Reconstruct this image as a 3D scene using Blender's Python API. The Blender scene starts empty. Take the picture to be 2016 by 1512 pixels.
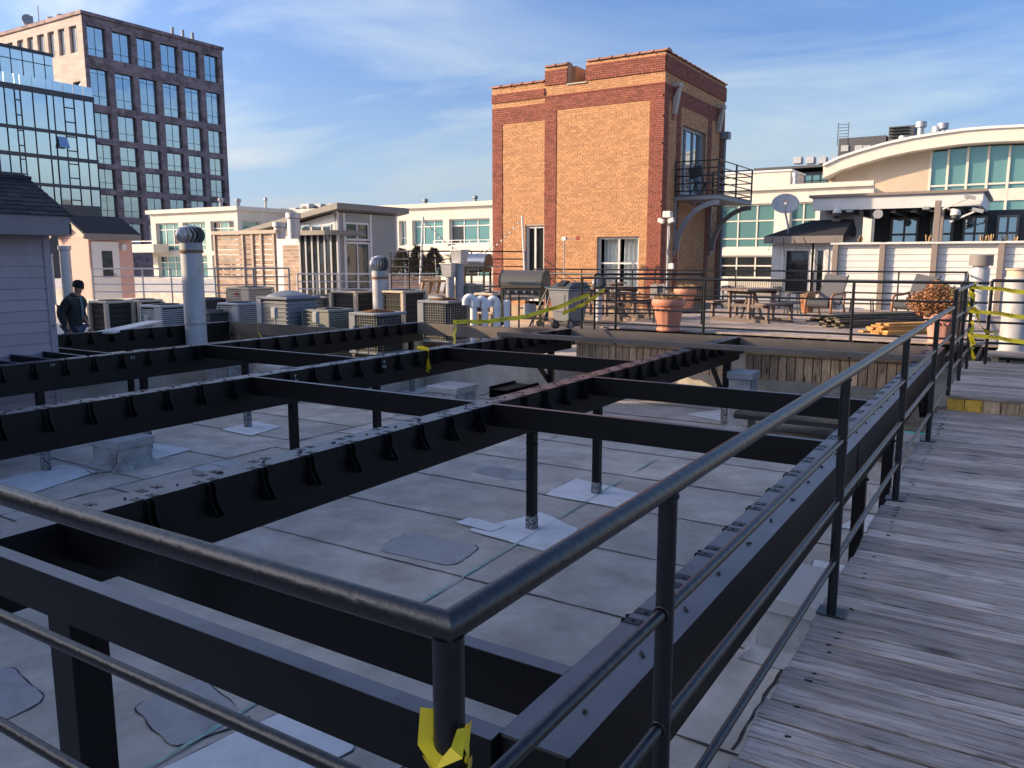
import bpy, math, random
from mathutils import Vector, Matrix
R = math.radians
random.seed(7)
S = bpy.context.scene
COL = S.collection

# ------------------------------------------------------------------ camera
cam_d = bpy.data.cameras.new('camera'); cam = bpy.data.objects.new('camera', cam_d); COL.objects.link(cam)
EYE = Vector((0, 0, 1.6)); FPX = 1593.0
PITCH = math.atan(246 / 1593.0); YAW = R(32.1)
cam.location = EYE
cam.rotation_euler = (math.pi / 2 - PITCH, 0, YAW)
cam_d.sensor_width = 36; cam_d.lens = FPX / 2016 * 36
cam_d.clip_start = 0.05; cam_d.clip_end = 5000
S.camera = cam
# ------------------------------------------------------------------ world and sun
SUN_AZ = R(60); SUN_EL = R(20)          # the light travels towards +Y (and a little towards +X)
w = bpy.data.worlds.new('World'); S.world = w; w.use_nodes = True
nt = w.node_tree; nt.nodes.clear()
def N(t, k, **kw):
    n = t.nodes.new(k)
    for a, b in kw.items(): setattr(n, a, b)
    return n
wo = N(nt, 'ShaderNodeOutputWorld'); bg = N(nt, 'ShaderNodeBackground'); bg.inputs[1].default_value = 0.15
sky = N(nt, 'ShaderNodeTexSky'); sky.sky_type = 'NISHITA'; sky.sun_disc = False
sky.sun_elevation = SUN_EL; sky.sun_rotation = math.pi + SUN_AZ
sky.altitude = 200; sky.air_density = 1.0; sky.dust_density = 5.0; sky.ozone_density = 3.0
tc = N(nt, 'ShaderNodeTexCoord')
mp = N(nt, 'ShaderNodeMapping'); mp.inputs['Rotation'].default_value = (0.25, 0.12, R(-28)); mp.inputs['Scale'].default_value = (1.0, 3.2, 7.5)
mp.inputs['Location'].default_value = (1.3, 0.4, 2.2)
nz = N(nt, 'ShaderNodeTexNoise'); nz.inputs['Scale'].default_value = 1.25; nz.inputs['Detail'].default_value = 7; nz.inputs['Roughness'].default_value = .56; nz.inputs['Distortion'].default_value = .6
rp = N(nt, 'ShaderNodeValToRGB'); rp.color_ramp.elements[0].position = .44; rp.color_ramp.elements[1].position = .74
rp.color_ramp.elements[1].color = (.75, .75, .75, 1)
cm = N(nt, 'ShaderNodeMixRGB'); cm.inputs[2].default_value = (1, 1, 1, 1)
nt.links.new(tc.outputs['Generated'], mp.inputs[0]); nt.links.new(mp.outputs[0], nz.inputs[0]); nt.links.new(nz.outputs[0], rp.inputs[0])
nt.links.new(rp.outputs[0], cm.inputs[0]); tn = N(nt, 'ShaderNodeMixRGB', blend_type='MULTIPLY'); tn.inputs[0].default_value = 1; tn.inputs[2].default_value = (.74, .89, 1.16, 1)
nt.links.new(sky.outputs[0], tn.inputs[1])
sp = N(nt, 'ShaderNodeSeparateXYZ'); nt.links.new(tc.outputs['Generated'], sp.inputs[0])
hz = N(nt, 'ShaderNodeMapRange'); hz.interpolation_type = 'SMOOTHSTEP'; hz.inputs[1].default_value = -.02; hz.inputs[2].default_value = .24; hz.inputs[3].default_value = .8; hz.inputs[4].default_value = 0
nt.links.new(sp.outputs[2], hz.inputs[0]); hm = N(nt, 'ShaderNodeMixRGB'); hm.inputs[2].default_value = (2.7, 3.6, 4.7, 1)
nt.links.new(hz.outputs[0], hm.inputs[0]); nt.links.new(tn.outputs[0], hm.inputs[1]); nt.links.new(hm.outputs[0], cm.inputs[1])
cs_ = N(nt, 'ShaderNodeMixRGB', blend_type='MULTIPLY'); cs_.inputs[0].default_value = 1; cs_.inputs[2].default_value = (2.3, 1.8, 1.4, 1)
nt.links.new(sky.outputs[0], cs_.inputs[1]); nt.links.new(cs_.outputs[0], cm.inputs[2]); nt.links.new(cm.outputs[0], bg.inputs[0]); nt.links.new(bg.outputs[0], wo.inputs[0])
sun_d = bpy.data.lights.new('sun', 'SUN'); sun = bpy.data.objects.new('sun', sun_d); COL.objects.link(sun)
sun_d.energy = 4.8; sun_d.angle = R(.55); sun_d.color = (1.0, .74, .47)
sdir = Vector((math.sin(SUN_AZ) * math.cos(SUN_EL), math.cos(SUN_AZ) * math.cos(SUN_EL), -math.sin(SUN_EL)))
sun.rotation_euler = sdir.to_track_quat('-Z', 'Y').to_euler(); sun.location = (-20, -30, 30)
S.view_settings.view_transform = 'Standard'; S.view_settings.look = 'None'; S.view_settings.exposure = 0.62; S.view_settings.gamma = 1
S.view_settings.use_curve_mapping = False

# ------------------------------------------------------------------ placing helpers (pixels of the photograph to places in the world)
_fh = Vector((-math.sin(YAW), math.cos(YAW), 0)); _r = Vector((math.cos(YAW), math.sin(YAW), 0)); _u = Vector((0, 0, 1))
_fw = _fh * math.cos(PITCH) - _u * math.sin(PITCH); _up = _fh * math.sin(PITCH) + _u * math.cos(PITCH)
def ray(u, v): return _fw + _r * ((u - 1008) / FPX) - _up * ((v - 756) / FPX)
def at(u, v, w): return EYE + ray(u, v) * w
def atz(u, v, z): d = ray(u, v); return EYE + d * ((z - EYE.z) / d.z)
def atx(u, v, x): d = ray(u, v); return EYE + d * ((x - EYE.x) / d.x)
def aty(u, v, y): d = ray(u, v); return EYE + d * ((y - EYE.y) / d.y)

# ------------------------------------------------------------------ mesh and object helpers
WL = {}
class MB:
    def __init__(s): s.v = []; s.f = []
    def add(s, vs, fs):
        o = len(s.v); s.v += [tuple(x) for x in vs]; s.f += [tuple(i + o for i in f) for f in fs]; return s
    def box(s, x0, x1, y0, y1, z0, z1):
        return s.add([(x0,y0,z0),(x1,y0,z0),(x1,y1,z0),(x0,y1,z0),(x0,y0,z1),(x1,y0,z1),(x1,y1,z1),(x0,y1,z1)],
                     [(0,3,2,1),(4,5,6,7),(0,1,5,4),(1,2,6,5),(2,3,7,6),(3,0,4,7)])
    def cbox(s, c, d, rot=None):
        a, b, e = d[0]/2, d[1]/2, d[2]/2; c = Vector(c)
        vs = [Vector(p) for p in [(-a,-b,-e),(a,-b,-e),(a,b,-e),(-a,b,-e),(-a,-b,e),(a,-b,e),(a,b,e),(-a,b,e)]]
        if rot is not None: vs = [rot @ p for p in vs]
        return s.add([c + p for p in vs], [(0,3,2,1),(4,5,6,7),(0,1,5,4),(1,2,6,5),(2,3,7,6),(3,0,4,7)])
    def bar(s, p0, p1, wd, ht, up=(0,0,1)):
        p0, p1 = Vector(p0), Vector(p1); d = (p1 - p0); L = d.length; d.normalize(); up = Vector(up)
        if abs(d.dot(up)) > .98: up = Vector((1,0,0))
        sd = d.cross(up).normalized(); uu = sd.cross(d).normalized()
        m = Matrix((sd, d, uu)).transposed()
        return s.cbox((p0 + p1) / 2, (wd, L, ht), m)
    def cyl(s, p0, p1, r, n=12, r2=None, caps=True):
        p0, p1 = Vector(p0), Vector(p1); d = (p1 - p0).normalized(); r2 = r if r2 is None else r2
        a = d.orthogonal().normalized(); b = d.cross(a)
        vs = []
        for p, q in ((p0, r), (p1, r2)):
            for i in range(n):
                t = 2*math.pi*i/n; vs.append(p + (a*math.cos(t) + b*math.sin(t))*q)
        fs = [(i, (i+1) % n, n+(i+1) % n, n+i) for i in range(n)]
        if caps: fs += [tuple(range(n))[::-1], tuple(range(n, 2*n))]
        return s.add(vs, fs)
    def tube(s, pts, r, n=8, closed=False, up=(0,0,1)):
        pts = [Vector(p) for p in pts]; m = len(pts); vs = []
        prev = None
        for i, p in enumerate(pts):
            if closed: d = pts[(i+1) % m] - pts[i-1]
            else: d = pts[min(i+1, m-1)] - pts[max(i-1, 0)]
            d.normalize()
            if prev is None: a = d.orthogonal().normalized()
            else: a = (prev - d*prev.dot(d)); a = a.normalized() if a.length > 1e-6 else d.orthogonal().normalized()
            prev = a; b = d.cross(a)
            rr = r[i] if isinstance(r, (list, tuple)) else r
            for k in range(n):
                t = 2*math.pi*k/n; vs.append(p + (a*math.cos(t)+b*math.sin(t))*rr)
        fs = []
        for i in range(m if closed else m-1):
            j = (i+1) % m
            for k in range(n): fs.append((i*n+k, i*n+(k+1) % n, j*n+(k+1) % n, j*n+k))
        if not closed: fs += [tuple(range(n))[::-1], tuple(range((m-1)*n, m*n))]
        return s.add(vs, fs)
    def lathe(s, prof, c=(0,0,0), n=20):
        c = Vector(c); vs = []; m = len(prof)
        for rr, z in prof:
            for k in range(n):
                t = 2*math.pi*k/n; vs.append(c + Vector((rr*math.cos(t), rr*math.sin(t), z)))
        fs = [(i*n+k, i*n+(k+1) % n, (i+1)*n+(k+1) % n, (i+1)*n+k) for i in range(m-1) for k in range(n)]
        if prof[0][0] > 1e-4: fs.append(tuple(range(n))[::-1])
        if prof[-1][0] > 1e-4: fs.append(tuple(range((m-1)*n, m*n)))
        return s.add(vs, fs)
    def prism(s, poly, axis, a0, a1):
        def P(p, a):
            if axis == 'x': return (a, p[0], p[1])
            if axis == 'y': return (p[0], a, p[1])
            return (p[0], p[1], a)
        n = len(poly)
        return s.add([P(p, a0) for p in poly] + [P(p, a1) for p in poly],
                     [tuple(range(n))[::-1], tuple(range(n, 2*n))] + [(i, (i+1) % n, n+(i+1) % n, n+i) for i in range(n)])
    def quad(s, a, b, c, d): return s.add([a, b, c, d], [(0,1,2,3)])
    def build(s, name, mat, parent=None, smooth=False, bevel=0, kind=None, fixn=True):
        if parent is not None: o = WL[parent]
        else:
            xs, ys, zs = zip(*s.v); o = Vector(((min(xs)+max(xs))/2, (min(ys)+max(ys))/2, min(zs)))
        me = bpy.data.meshes.new(name)
        me.from_pydata([(x-o.x, y-o.y, z-o.z) for x, y, z in s.v], [], s.f)
        if fixn:
            import bmesh
            b = bmesh.new(); b.from_mesh(me); bmesh.ops.recalc_face_normals(b, faces=b.faces); b.to_mesh(me); b.free()
        me.materials.append(mat)
        if smooth:
            for p in me.polygons: p.use_smooth = True
        ob = bpy.data.objects.new(name, me); COL.objects.link(ob)
        if parent is not None: ob.parent = parent
        else: ob.location = o
        WL[ob] = o.copy()
        if bevel:
            md = ob.modifiers.new('bevel', 'BEVEL'); md.width = bevel; md.segments = 1; md.limit_method = 'ANGLE'
        if smooth and smooth != 1:
            md = ob.modifiers.new('split', 'EDGE_SPLIT'); md.split_angle = R(smooth)
        if kind: ob['kind'] = kind
        return ob
def thing(name, label, cat, loc, group=None, rotz=0):
    o = bpy.data.objects.new(name, None); COL.objects.link(o); o.location = loc; o.rotation_euler = (0, 0, rotz); o.empty_display_size = .1
    o['label'] = label; o['category'] = cat
    if group: o['group'] = group
    WL[o] = Vector(loc); return o
def tag(o, label, cat, group=None):
    o['label'] = label; o['category'] = cat
    if group: o['group'] = group
    return o
def struct(o): o['kind'] = 'structure'; return o
def inst(name, me, parent, loc, rot=(0,0,0), scale=None):
    o = bpy.data.objects.new(name, me); COL.objects.link(o); o.parent = parent
    o.location = Vector(loc) - (WL[parent] if parent is not None else Vector()); o.rotation_euler = rot
    if scale: o.scale = scale
    WL[o] = Vector(loc); return o
def copy_tree(o, parent=None):
    c = o.copy(); COL.objects.link(c); c.parent = parent
    for ch in list(o.children): copy_tree(ch, c)
    return c
def dup(root, loc, rotz=0, label=None, scale=None):
    c = copy_tree(root); c.location = loc; c.rotation_euler = (0, 0, rotz)
    if label: c['label'] = label
    if scale: c.scale = scale
    WL[c] = Vector(loc); return c
def bevel_mesh(mb, name, mat, wd):
    import bmesh
    me = bpy.data.meshes.new(name); me.from_pydata(mb.v, [], mb.f)
    b = bmesh.new(); b.from_mesh(me); bmesh.ops.recalc_face_normals(b, faces=b.faces)
    if wd: bmesh.ops.bevel(b, geom=list(b.edges), offset=wd, segments=1, affect='EDGES')
    b.to_mesh(me); b.free(); me.materials.append(mat); return me
def mesh_of(mb, name, mat, smooth=False):
    me = bevel_mesh(mb, name, mat, 0)
    if smooth:
        for p in me.polygons: p.use_smooth = True
    return me
_tc = {}
def text_mesh(txt, size, mat, depth=.0008, mirror=False):
    cu = bpy.data.curves.new('txt', 'FONT'); cu.body = txt; cu.size = size; cu.align_x = 'CENTER'; cu.align_y = 'CENTER'; cu.extrude = depth
    ob = bpy.data.objects.new('txt', cu); COL.objects.link(ob)
    dg = bpy.context.evaluated_depsgraph_get(); me = bpy.data.meshes.new_from_object(ob.evaluated_get(dg))
    bpy.data.objects.remove(ob); me.materials.clear(); me.materials.append(mat); return me

# ------------------------------------------------------------------ materials
def mk(name):
    m = bpy.data.materials.new(name); m.use_nodes = True; t = m.node_tree
    return m, t, t.nodes['Principled BSDF']
def setspec(b, v): b.inputs['Specular IOR Level'].default_value = v
def mat(name, col, rough=.6, metal=0, var=.18, vs=3.0, bump=0, bs=60, rnd=0.0, stretch=(1,1,1), spec=.5, dirt=None, ds=1.5, dlo=.5, dhi=.7, coat=0, island=0, stain=None):
    m, t, b = mk(name)
    b.inputs['Roughness'].default_value = rough; b.inputs['Metallic'].default_value = metal; setspec(b, spec)
    if coat: b.inputs['Coat Weight'].default_value = coat
    ge = N(t, 'ShaderNodeNewGeometry'); mpg = N(t, 'ShaderNodeMapping'); mpg.inputs['Scale'].default_value = stretch
    t.links.new(ge.outputs['Position'], mpg.inputs[0])
    n1 = N(t, 'ShaderNodeTexNoise'); n1.inputs['Scale'].default_value = vs; n1.inputs['Detail'].default_value = 6; n1.inputs['Roughness'].default_value = .65
    t.links.new(mpg.outputs[0], n1.inputs[0])
    mr = N(t, 'ShaderNodeMapRange'); mr.inputs[1].default_value = .25; mr.inputs[2].default_value = .75; mr.inputs[3].default_value = 1-var; mr.inputs[4].default_value = 1+var
    t.links.new(n1.outputs[0], mr.inputs[0])
    cur = mr.outputs[0]
    if rnd or island:
        oi = N(t, 'ShaderNodeObjectInfo') if rnd else ge
        src = oi.outputs['Random'] if rnd else ge.outputs['Random Per Island']
        k = rnd or island
        m2 = N(t, 'ShaderNodeMapRange'); m2.inputs[3].default_value = 1-k; m2.inputs[4].default_value = 1+k
        t.links.new(src, m2.inputs[0]); ml = N(t, 'ShaderNodeMath', operation='MULTIPLY')
        t.links.new(cur, ml.inputs[0]); t.links.new(m2.outputs[0], ml.inputs[1]); cur = ml.outputs[0]
    mx = N(t, 'ShaderNodeMixRGB', blend_type='MULTIPLY'); mx.inputs[0].default_value = 1; mx.inputs[1].default_value = (*col, 1)
    t.links.new(cur, mx.inputs[2]); out = mx.outputs[0]
    if dirt:
        n2 = N(t, 'ShaderNodeTexNoise'); n2.inputs['Scale'].default_value = ds; n2.inputs['Detail'].default_value = 8; n2.inputs['Roughness'].default_value = .7
        t.links.new(ge.outputs['Position'], n2.inputs[0])
        m3 = N(t, 'ShaderNodeMapRange'); m3.inputs[1].default_value = dlo; m3.inputs[2].default_value = dhi; t.links.new(n2.outputs[0], m3.inputs[0])
        mx2 = N(t, 'ShaderNodeMixRGB'); mx2.inputs[2].default_value = (*dirt, 1); t.links.new(m3.outputs[0], mx2.inputs[0]); t.links.new(out, mx2.inputs[1]); out = mx2.outputs[0]
    t.links.new(out, b.inputs['Base Color'])
    if bump:
        n3 = N(t, 'ShaderNodeTexNoise'); n3.inputs['Scale'].default_value = bs; n3.inputs['Detail'].default_value = 4
        t.links.new(mpg.outputs[0], n3.inputs[0]); bp = N(t, 'ShaderNodeBump'); bp.inputs['Strength'].default_value = bump; bp.inputs['Distance'].default_value = .01
        t.links.new(n3.outputs[0], bp.inputs['Height']); t.links.new(bp.outputs[0], b.inputs['Normal'])
    return m
def wood(name, dark, light, axis='x', knots=True, rnd=.22, scale=1.0, rough=.8, bump=.35, moss=None):
    m, t, b = mk(name); b.inputs['Roughness'].default_value = rough; setspec(b, .35)
    ge = N(t, 'ShaderNodeNewGeometry'); oi = N(t, 'ShaderNodeObjectInfo')
    off = N(t, 'ShaderNodeVectorMath', operation='SCALE'); off.inputs[0].default_value = (37, 23, 51); t.links.new(oi.outputs['Random'], off.inputs['Scale'])
    ad = N(t, 'ShaderNodeVectorMath', operation='ADD'); t.links.new(ge.outputs['Position'], ad.inputs[0]); t.links.new(off.outputs[0], ad.inputs[1])
    sc = {'x': (2.0, 24, 24), 'y': (24, 2.0, 24), 'z': (24, 24, 2.0)}[axis]
    mpg = N(t, 'ShaderNodeMapping'); mpg.inputs['Scale'].default_value = [q*scale for q in sc]; t.links.new(ad.outputs[0], mpg.inputs[0])
    n1 = N(t, 'ShaderNodeTexNoise'); n1.inputs['Scale'].default_value = 1.0; n1.inputs['Detail'].default_value = 7; n1.inputs['Roughness'].default_value = .6; n1.inputs['Distortion'].default_value = 1.6
    t.links.new(mpg.outputs[0], n1.inputs[0])
    rmp = N(t, 'ShaderNodeValToRGB'); e = rmp.color_ramp.elements
    e[0].position = .28; e[0].color = (*dark, 1); e[1].position = .74; e[1].color = (*light, 1)
    t.links.new(n1.outputs[0], rmp.inputs[0]); out = rmp.outputs[0]
    # broad weathering
    n2 = N(t, 'ShaderNodeTexNoise'); n2.inputs['Scale'].default_value = 1.7; n2.inputs['Detail'].default_value = 5; t.links.new(ad.outputs[0], n2.inputs[0])
    m2 = N(t, 'ShaderNodeMapRange'); m2.inputs[1].default_value = .3; m2.inputs[2].default_value = .7; m2.inputs[3].default_value = .68; m2.inputs[4].default_value = 1.22; t.links.new(n2.outputs[0], m2.inputs[0])
    m3 = N(t, 'ShaderNodeMapRange'); m3.inputs[3].default_value = 1-rnd; m3.inputs[4].default_value = 1+rnd; t.links.new(oi.outputs['Random'], m3.inputs[0])
    ml = N(t, 'ShaderNodeMath', operation='MULTIPLY'); t.links.new(m2.outputs[0], ml.inputs[0]); t.links.new(m3.outputs[0], ml.inputs[1])
    mx = N(t, 'ShaderNodeMixRGB', blend_type='MULTIPLY'); mx.inputs[0].default_value = 1; t.links.new(out, mx.inputs[1]); t.links.new(ml.outputs[0], mx.inputs[2]); out = mx.outputs[0]
    # fine drying cracks
    n4 = N(t, 'ShaderNodeTexNoise'); n4.inputs['Scale'].default_value = 3.4; n4.inputs['Detail'].default_value = 3; t.links.new(mpg.outputs[0], n4.inputs[0])
    m4 = N(t, 'ShaderNodeMapRange'); m4.inputs[1].default_value = .33; m4.inputs[2].default_value = .40; m4.inputs[3].default_value = .30; m4.inputs[4].default_value = 1; t.links.new(n4.outputs[0], m4.inputs[0])
    mx4 = N(t, 'ShaderNodeMixRGB', blend_type='MULTIPLY'); mx4.inputs[0].default_value = .8; t.links.new(out, mx4.inputs[1]); t.links.new(m4.outputs[0], mx4.inputs[2]); out = mx4.outputs[0]
    if knots:
        ks = {'x': (2.0, 6.5, 6.5), 'y': (6.5, 2.0, 6.5), 'z': (6.5, 6.5, 2.0)}[axis]
        mk2 = N(t, 'ShaderNodeMapping'); mk2.inputs['Scale'].default_value = ks; t.links.new(ad.outputs[0], mk2.inputs[0])
        vo = N(t, 'ShaderNodeTexVoronoi'); vo.inputs['Scale'].default_value = .8; t.links.new(mk2.outputs[0], vo.inputs[0])
        m5 = N(t, 'ShaderNodeMapRange'); m5.inputs[1].default_value = .07; m5.inputs[2].default_value = .19; m5.inputs[3].default_value = .22; m5.inputs[4].default_value = 1; t.links.new(vo.outputs['Distance'], m5.inputs[0])
        mx5 = N(t, 'ShaderNodeMixRGB', blend_type='MULTIPLY'); mx5.inputs[0].default_value = 1; t.links.new(out, mx5.inputs[1]); t.links.new(m5.outputs[0], mx5.inputs[2]); out = mx5.outputs[0]
    t.links.new(out, b.inputs['Base Color'])
    bp = N(t, 'ShaderNodeBump'); bp.inputs['Strength'].default_value = bump; bp.inputs['Distance'].default_value = .006
    t.links.new(n1.outputs[0], bp.inputs['Height']); t.links.new(bp.outputs[0], b.inputs['Normal'])
    return m
def glass(name, col, metal=.5, rough=.04, wav=.02, ws=.5):
    m, t, b = mk(name); b.inputs['Base Color'].default_value = (*col, 1); b.inputs['Metallic'].default_value = metal; b.inputs['Roughness'].default_value = rough; setspec(b, .9)
    ge = N(t, 'ShaderNodeNewGeometry'); n = N(t, 'ShaderNodeTexNoise'); n.inputs['Scale'].default_value = ws; t.links.new(ge.outputs['Position'], n.inputs[0])
    bp = N(t, 'ShaderNodeBump'); bp.inputs['Strength'].default_value = wav; bp.inputs['Distance'].default_value = 1; t.links.new(n.outputs[0], bp.inputs['Height']); t.links.new(bp.outputs[0], b.inputs['Normal'])
    return m
M = {}
M['beam'] = mat('black_beam_paint', (.004,.0042,.005), .42, 0, .35, 2.5, .04, 30, spec=.28, dirt=(.028,.027,.027), ds=9, dlo=.62, dhi=.8)
M['steel'] = mat('black_hanger_steel', (.004,.004,.005), .36, .0, .2, 5, spec=.35)
M['rail'] = mat('black_rail_enamel', (.008,.009,.012), .33, 0, .3, 9, .22, 38, spec=.5, dirt=(.05,.047,.045), ds=55, dlo=.66, dhi=.74)
M['cap_metal'] = mat('satin_cap_flashing', (.105,.104,.118), .36, .15, .3, 1.6, .03, 20, spec=.55, dirt=(.045,.043,.047), ds=2.2, dlo=.5, dhi=.8)
M['endbeam'] = mat('sunlit_black_beam', (.125,.105,.09), .5, 0, .3, 2, .05, 30)  # black paint, with the tan of sunlight put into its colour
M['screw'] = mat('screw_steel', (.02,.018,.016), .8, 0)
M['worn'] = mat('worn_grey_base', (.30,.31,.33), .85, 0, .3, 20, .4, 60, dirt=(.03,.03,.03), ds=38, dlo=.46, dhi=.56)
M['roof'] = mat('mineral_roof_sheet', (.52,.48,.43), .93, 0, .3, 2.3, .6, 240, rnd=.10, dirt=(.33,.295,.25), ds=.9, dlo=.48, dhi=.74)
M['seam'] = mat('bitumen_seam', (.028,.028,.03), .8, 0, .3, 30)
M['patch'] = mat('light_flashing_coating', (.68,.69,.71), .8, 0, .13, 4, .4, 160, dirt=(.5,.5,.51), ds=7, dlo=.52, dhi=.8)
M['patch2'] = mat('grey_roof_patch', (.36,.36,.365), .9, 0, .2, 3, .5, 220, dirt=(.19,.19,.195), ds=3)
M['curb'] = mat('flashing_curb', (.38,.39,.40), .8, 0, .25, 5, .3, 90, dirt=(.16,.15,.14), ds=3)
M['galv'] = mat('galvanised_sheet', (.46,.47,.49), .5, .6, .16, 6, .06, 20)
M['galvd'] = mat('dull_zinc', (.33,.345,.36), .6, .3, .25, 6, .1, 30, dirt=(.22,.15,.10), ds=5, dlo=.60, dhi=.8)
M['teal'] = mat('teal_marking_paint', (.03,.52,.45), .7, 0, .2, 9)
M['green_line'] = mat('green_chalk_line', (.26,.40,.36), .9, 0, .4, 14)
M['deck'] = wood('weathered_deck_board', (.18,.142,.12), (.56,.475,.415), 'x', True, .30, bump=.5)
M['joist'] = mat('joist_and_gap_shade', (.03,.028,.027), .8, 0, .3, 5)
M['cedar'] = wood('cedar_riser_board', (.24,.145,.08), (.62,.45,.29), 'z', True, .25)
M['cap'] = wood('new_cedar_cap', (.42,.24,.11), (.62,.40,.21), 'x', False, .06)
M['yellow'] = wood('peeling_yellow_board', (.42,.24,.04), (.72,.46,.07), 'z', False, .15)
M['oldplank'] = wood('old_grey_lumber', (.055,.047,.035), (.19,.165,.125), 'y', False, .3)
M['newplank'] = wood('orange_new_lumber', (.40,.19,.05), (.62,.35,.12), 'y', False, .22)
M['pallet'] = wood('pallet_lumber', (.22,.17,.11), (.45,.37,.27), 'x', False, .2)
M['siding_grey'] = mat('violet_grey_siding', (.36,.30,.335), .6, 0, .10, 2, .08, 40, rnd=.05, dirt=(.29,.25,.275), ds=2)
M['trim_grey'] = mat('dark_grey_trim', (.22,.19,.205), .6, 0, .1, 3)
M['shingle'] = mat('dark_shingle', (.032,.030,.034), .95, 0, .4, 14, .6, 120, rnd=.45)
M['pink'] = mat('pink_siding', (.60,.37,.32), .6, 0, .06, 2)
M['tan_trim'] = mat('tan_trim', (.40,.32,.25), .6, 0, .1, 3)
M['white'] = mat('white_paint', (.66,.645,.62), .5, 0, .06, 3, dirt=(.55,.53,.5), ds=2.5, dlo=.6, dhi=.9)
M['cream'] = mat('cream_stucco', (.62,.575,.50), .85, 0, .06, 1, .1, 60, dirt=(.50,.45,.39), ds=.6, dlo=.5, dhi=.85)
M['tanwall'] = mat('tan_stucco', (.50,.41,.31), .9, 0, .08, .7, .1, 40)
M['brownpost'] = mat('taupe_post', (.235,.19,.16), .6, 0, .1, 4)
M['dark'] = mat('dark_charcoal', (.045,.046,.05), .5, 0, .15, 3)
M['charcoal'] = mat('charcoal_cladding', (.075,.078,.085), .6, 0, .12, 1.5)
M['greysid'] = mat('grey_modern_siding', (.29,.29,.28), .6, 0, .06, 3)
M['taupe'] = mat('taupe_fascia', (.20,.18,.165), .6, 0, .1, 3)
M['slat'] = wood('pergola_slat', (.38,.26,.19), (.52,.38,.28), 'x', False, .1)
M['brick_red'] = mat('red_brick', (.275,.088,.058), .85, 0, .18, 18, .3, 60, island=.24)
M['brick_tan'] = mat('tan_brick', (.55,.285,.135), .85, 0, .12, 16, .3, 60, island=.17, dirt=(.40,.19,.10), ds=2.2, dlo=.55, dhi=.85)
M['mortar'] = mat('mortar', (.42,.31,.22), .95, 0, .15, 8)
M['clay'] = mat('clay_coping', (.36,.16,.10), .7, 0, .25, 5, rnd=.2)
M['stone'] = mat('stone_sill', (.48,.43,.36), .85, 0, .1, 5)
M['farbrick_lit'] = mat('far_brick_sunlit', (.50,.41,.36), .85, 0, .3, .55, stretch=(1,1,3))  # same brick as farbrick, made paler to paint in the sun
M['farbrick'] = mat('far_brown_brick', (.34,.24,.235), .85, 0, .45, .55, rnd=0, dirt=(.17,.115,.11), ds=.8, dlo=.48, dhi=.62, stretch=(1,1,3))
M['glass_blue'] = glass('office_glass', (.46,.56,.62), .85, .03, .012, .25)
M['glass_win'] = glass('office_window_glass', (.36,.45,.50), .8, .03, .03, .3)
M['glass_teal'] = glass('teal_window_glass', (.13,.28,.28), .3, .08, .01, .4)
M['glass_dark'] = glass('dark_window_glass', (.02,.024,.026), .0, .03, .01, .6)
M['glass_open'] = glass('door_glass', (.035,.038,.038), .0, .03, .02, .8)
M['mullion'] = mat('dark_mullion', (.03,.033,.04), .4, .3)
M['band'] = mat('slate_spandrel', (.06,.063,.075), .5, .2, .1, 1)
M['curtain'] = mat('white_curtain', (.74,.74,.72), .9, 0, .05, 5)
M['beige'] = mat('beige_cabinet', (.55,.45,.34), .5, 0, .12, 4, dirt=(.32,.22,.14), ds=4, dlo=.6, dhi=.85)
M['paleunit'] = mat('pale_grey_cabinet', (.40,.41,.42), .5, 0, .1, 4)
M['greyunit'] = mat('grey_cabinet', (.235,.25,.27), .5, 0, .12, 4)
M['greenunit'] = mat('green_grey_cabinet', (.21,.225,.20), .5, 0, .12, 4)
M['blueunit'] = mat('slate_cabinet', (.17,.19,.225), .5, 0, .12, 4)
M['coil'] = mat('dark_coil', (.018,.018,.018), .7, .2, .4, 30)
M['wire'] = mat('coated_wire', (.26,.27,.26), .5, .2)
M['wire_dk'] = mat('dark_wire', (.09,.085,.075), .5, .2)
M['rust'] = mat('rusty_guard', (.20,.105,.055), .85, .3, .4, 9)
M['pvc'] = mat('white_pvc', (.74,.74,.75), .35, 0, .05, 4)
M['pipewhite'] = mat('white_vent_pipe', (.46,.47,.49), .5, .1, .1, 4, dirt=(.36,.34,.32), ds=3)
M['terra'] = mat('terracotta', (.52,.215,.135), .6, 0, .12, 5, .05, 40)
M['terra_p'] = mat('pink_terracotta', (.62,.30,.23), .6, 0, .12, 5)
M['soil'] = mat('dry_soil', (.10,.07,.045), .95)
M['straw'] = mat('dry_straw', (.40,.28,.15), .9, 0, .35, 12, island=.4)
M['bush'] = mat('dying_leaf', (.40,.19,.085), .9, 0, .4, 3, island=.6)
M['bushg'] = mat('olive_leaf', (.14,.145,.045), .9, 0, .4, 3, island=.5)
M['conifer'] = mat('browned_conifer', (.12,.105,.085), .9, 0, .35, 3, island=.5)
M['bark'] = mat('bark', (.07,.05,.035), .95)
M['polywood'] = mat('brown_poly_lumber', (.20,.135,.105), .6, 0, .12, 6, rnd=.08)
M['polydark'] = mat('dark_poly_lumber', (.10,.075,.066), .6, 0, .12, 6)
M['sling'] = mat('grey_mesh_sling', (.115,.115,.12), .7, 0, .12, 40)
M['cushion'] = mat('charcoal_cushion', (.05,.052,.056), .8, 0, .2, 30)
M['chairwood'] = mat('brown_chair_frame', (.30,.13,.065), .45, 0, .15, 5)
M['wicker'] = mat('tan_wicker', (.34,.30,.235), .8, 0, .2, 60)
M['grill'] = mat('grill_enamel', (.05,.048,.043), .35, .3, .12, 4)
M['grill_l'] = mat('bronze_grill_lid', (.17,.155,.125), .35, .5, .1, 4)
M['stainless'] = mat('stainless_steel', (.55,.53,.50), .25, .95, .05, 4)
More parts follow.
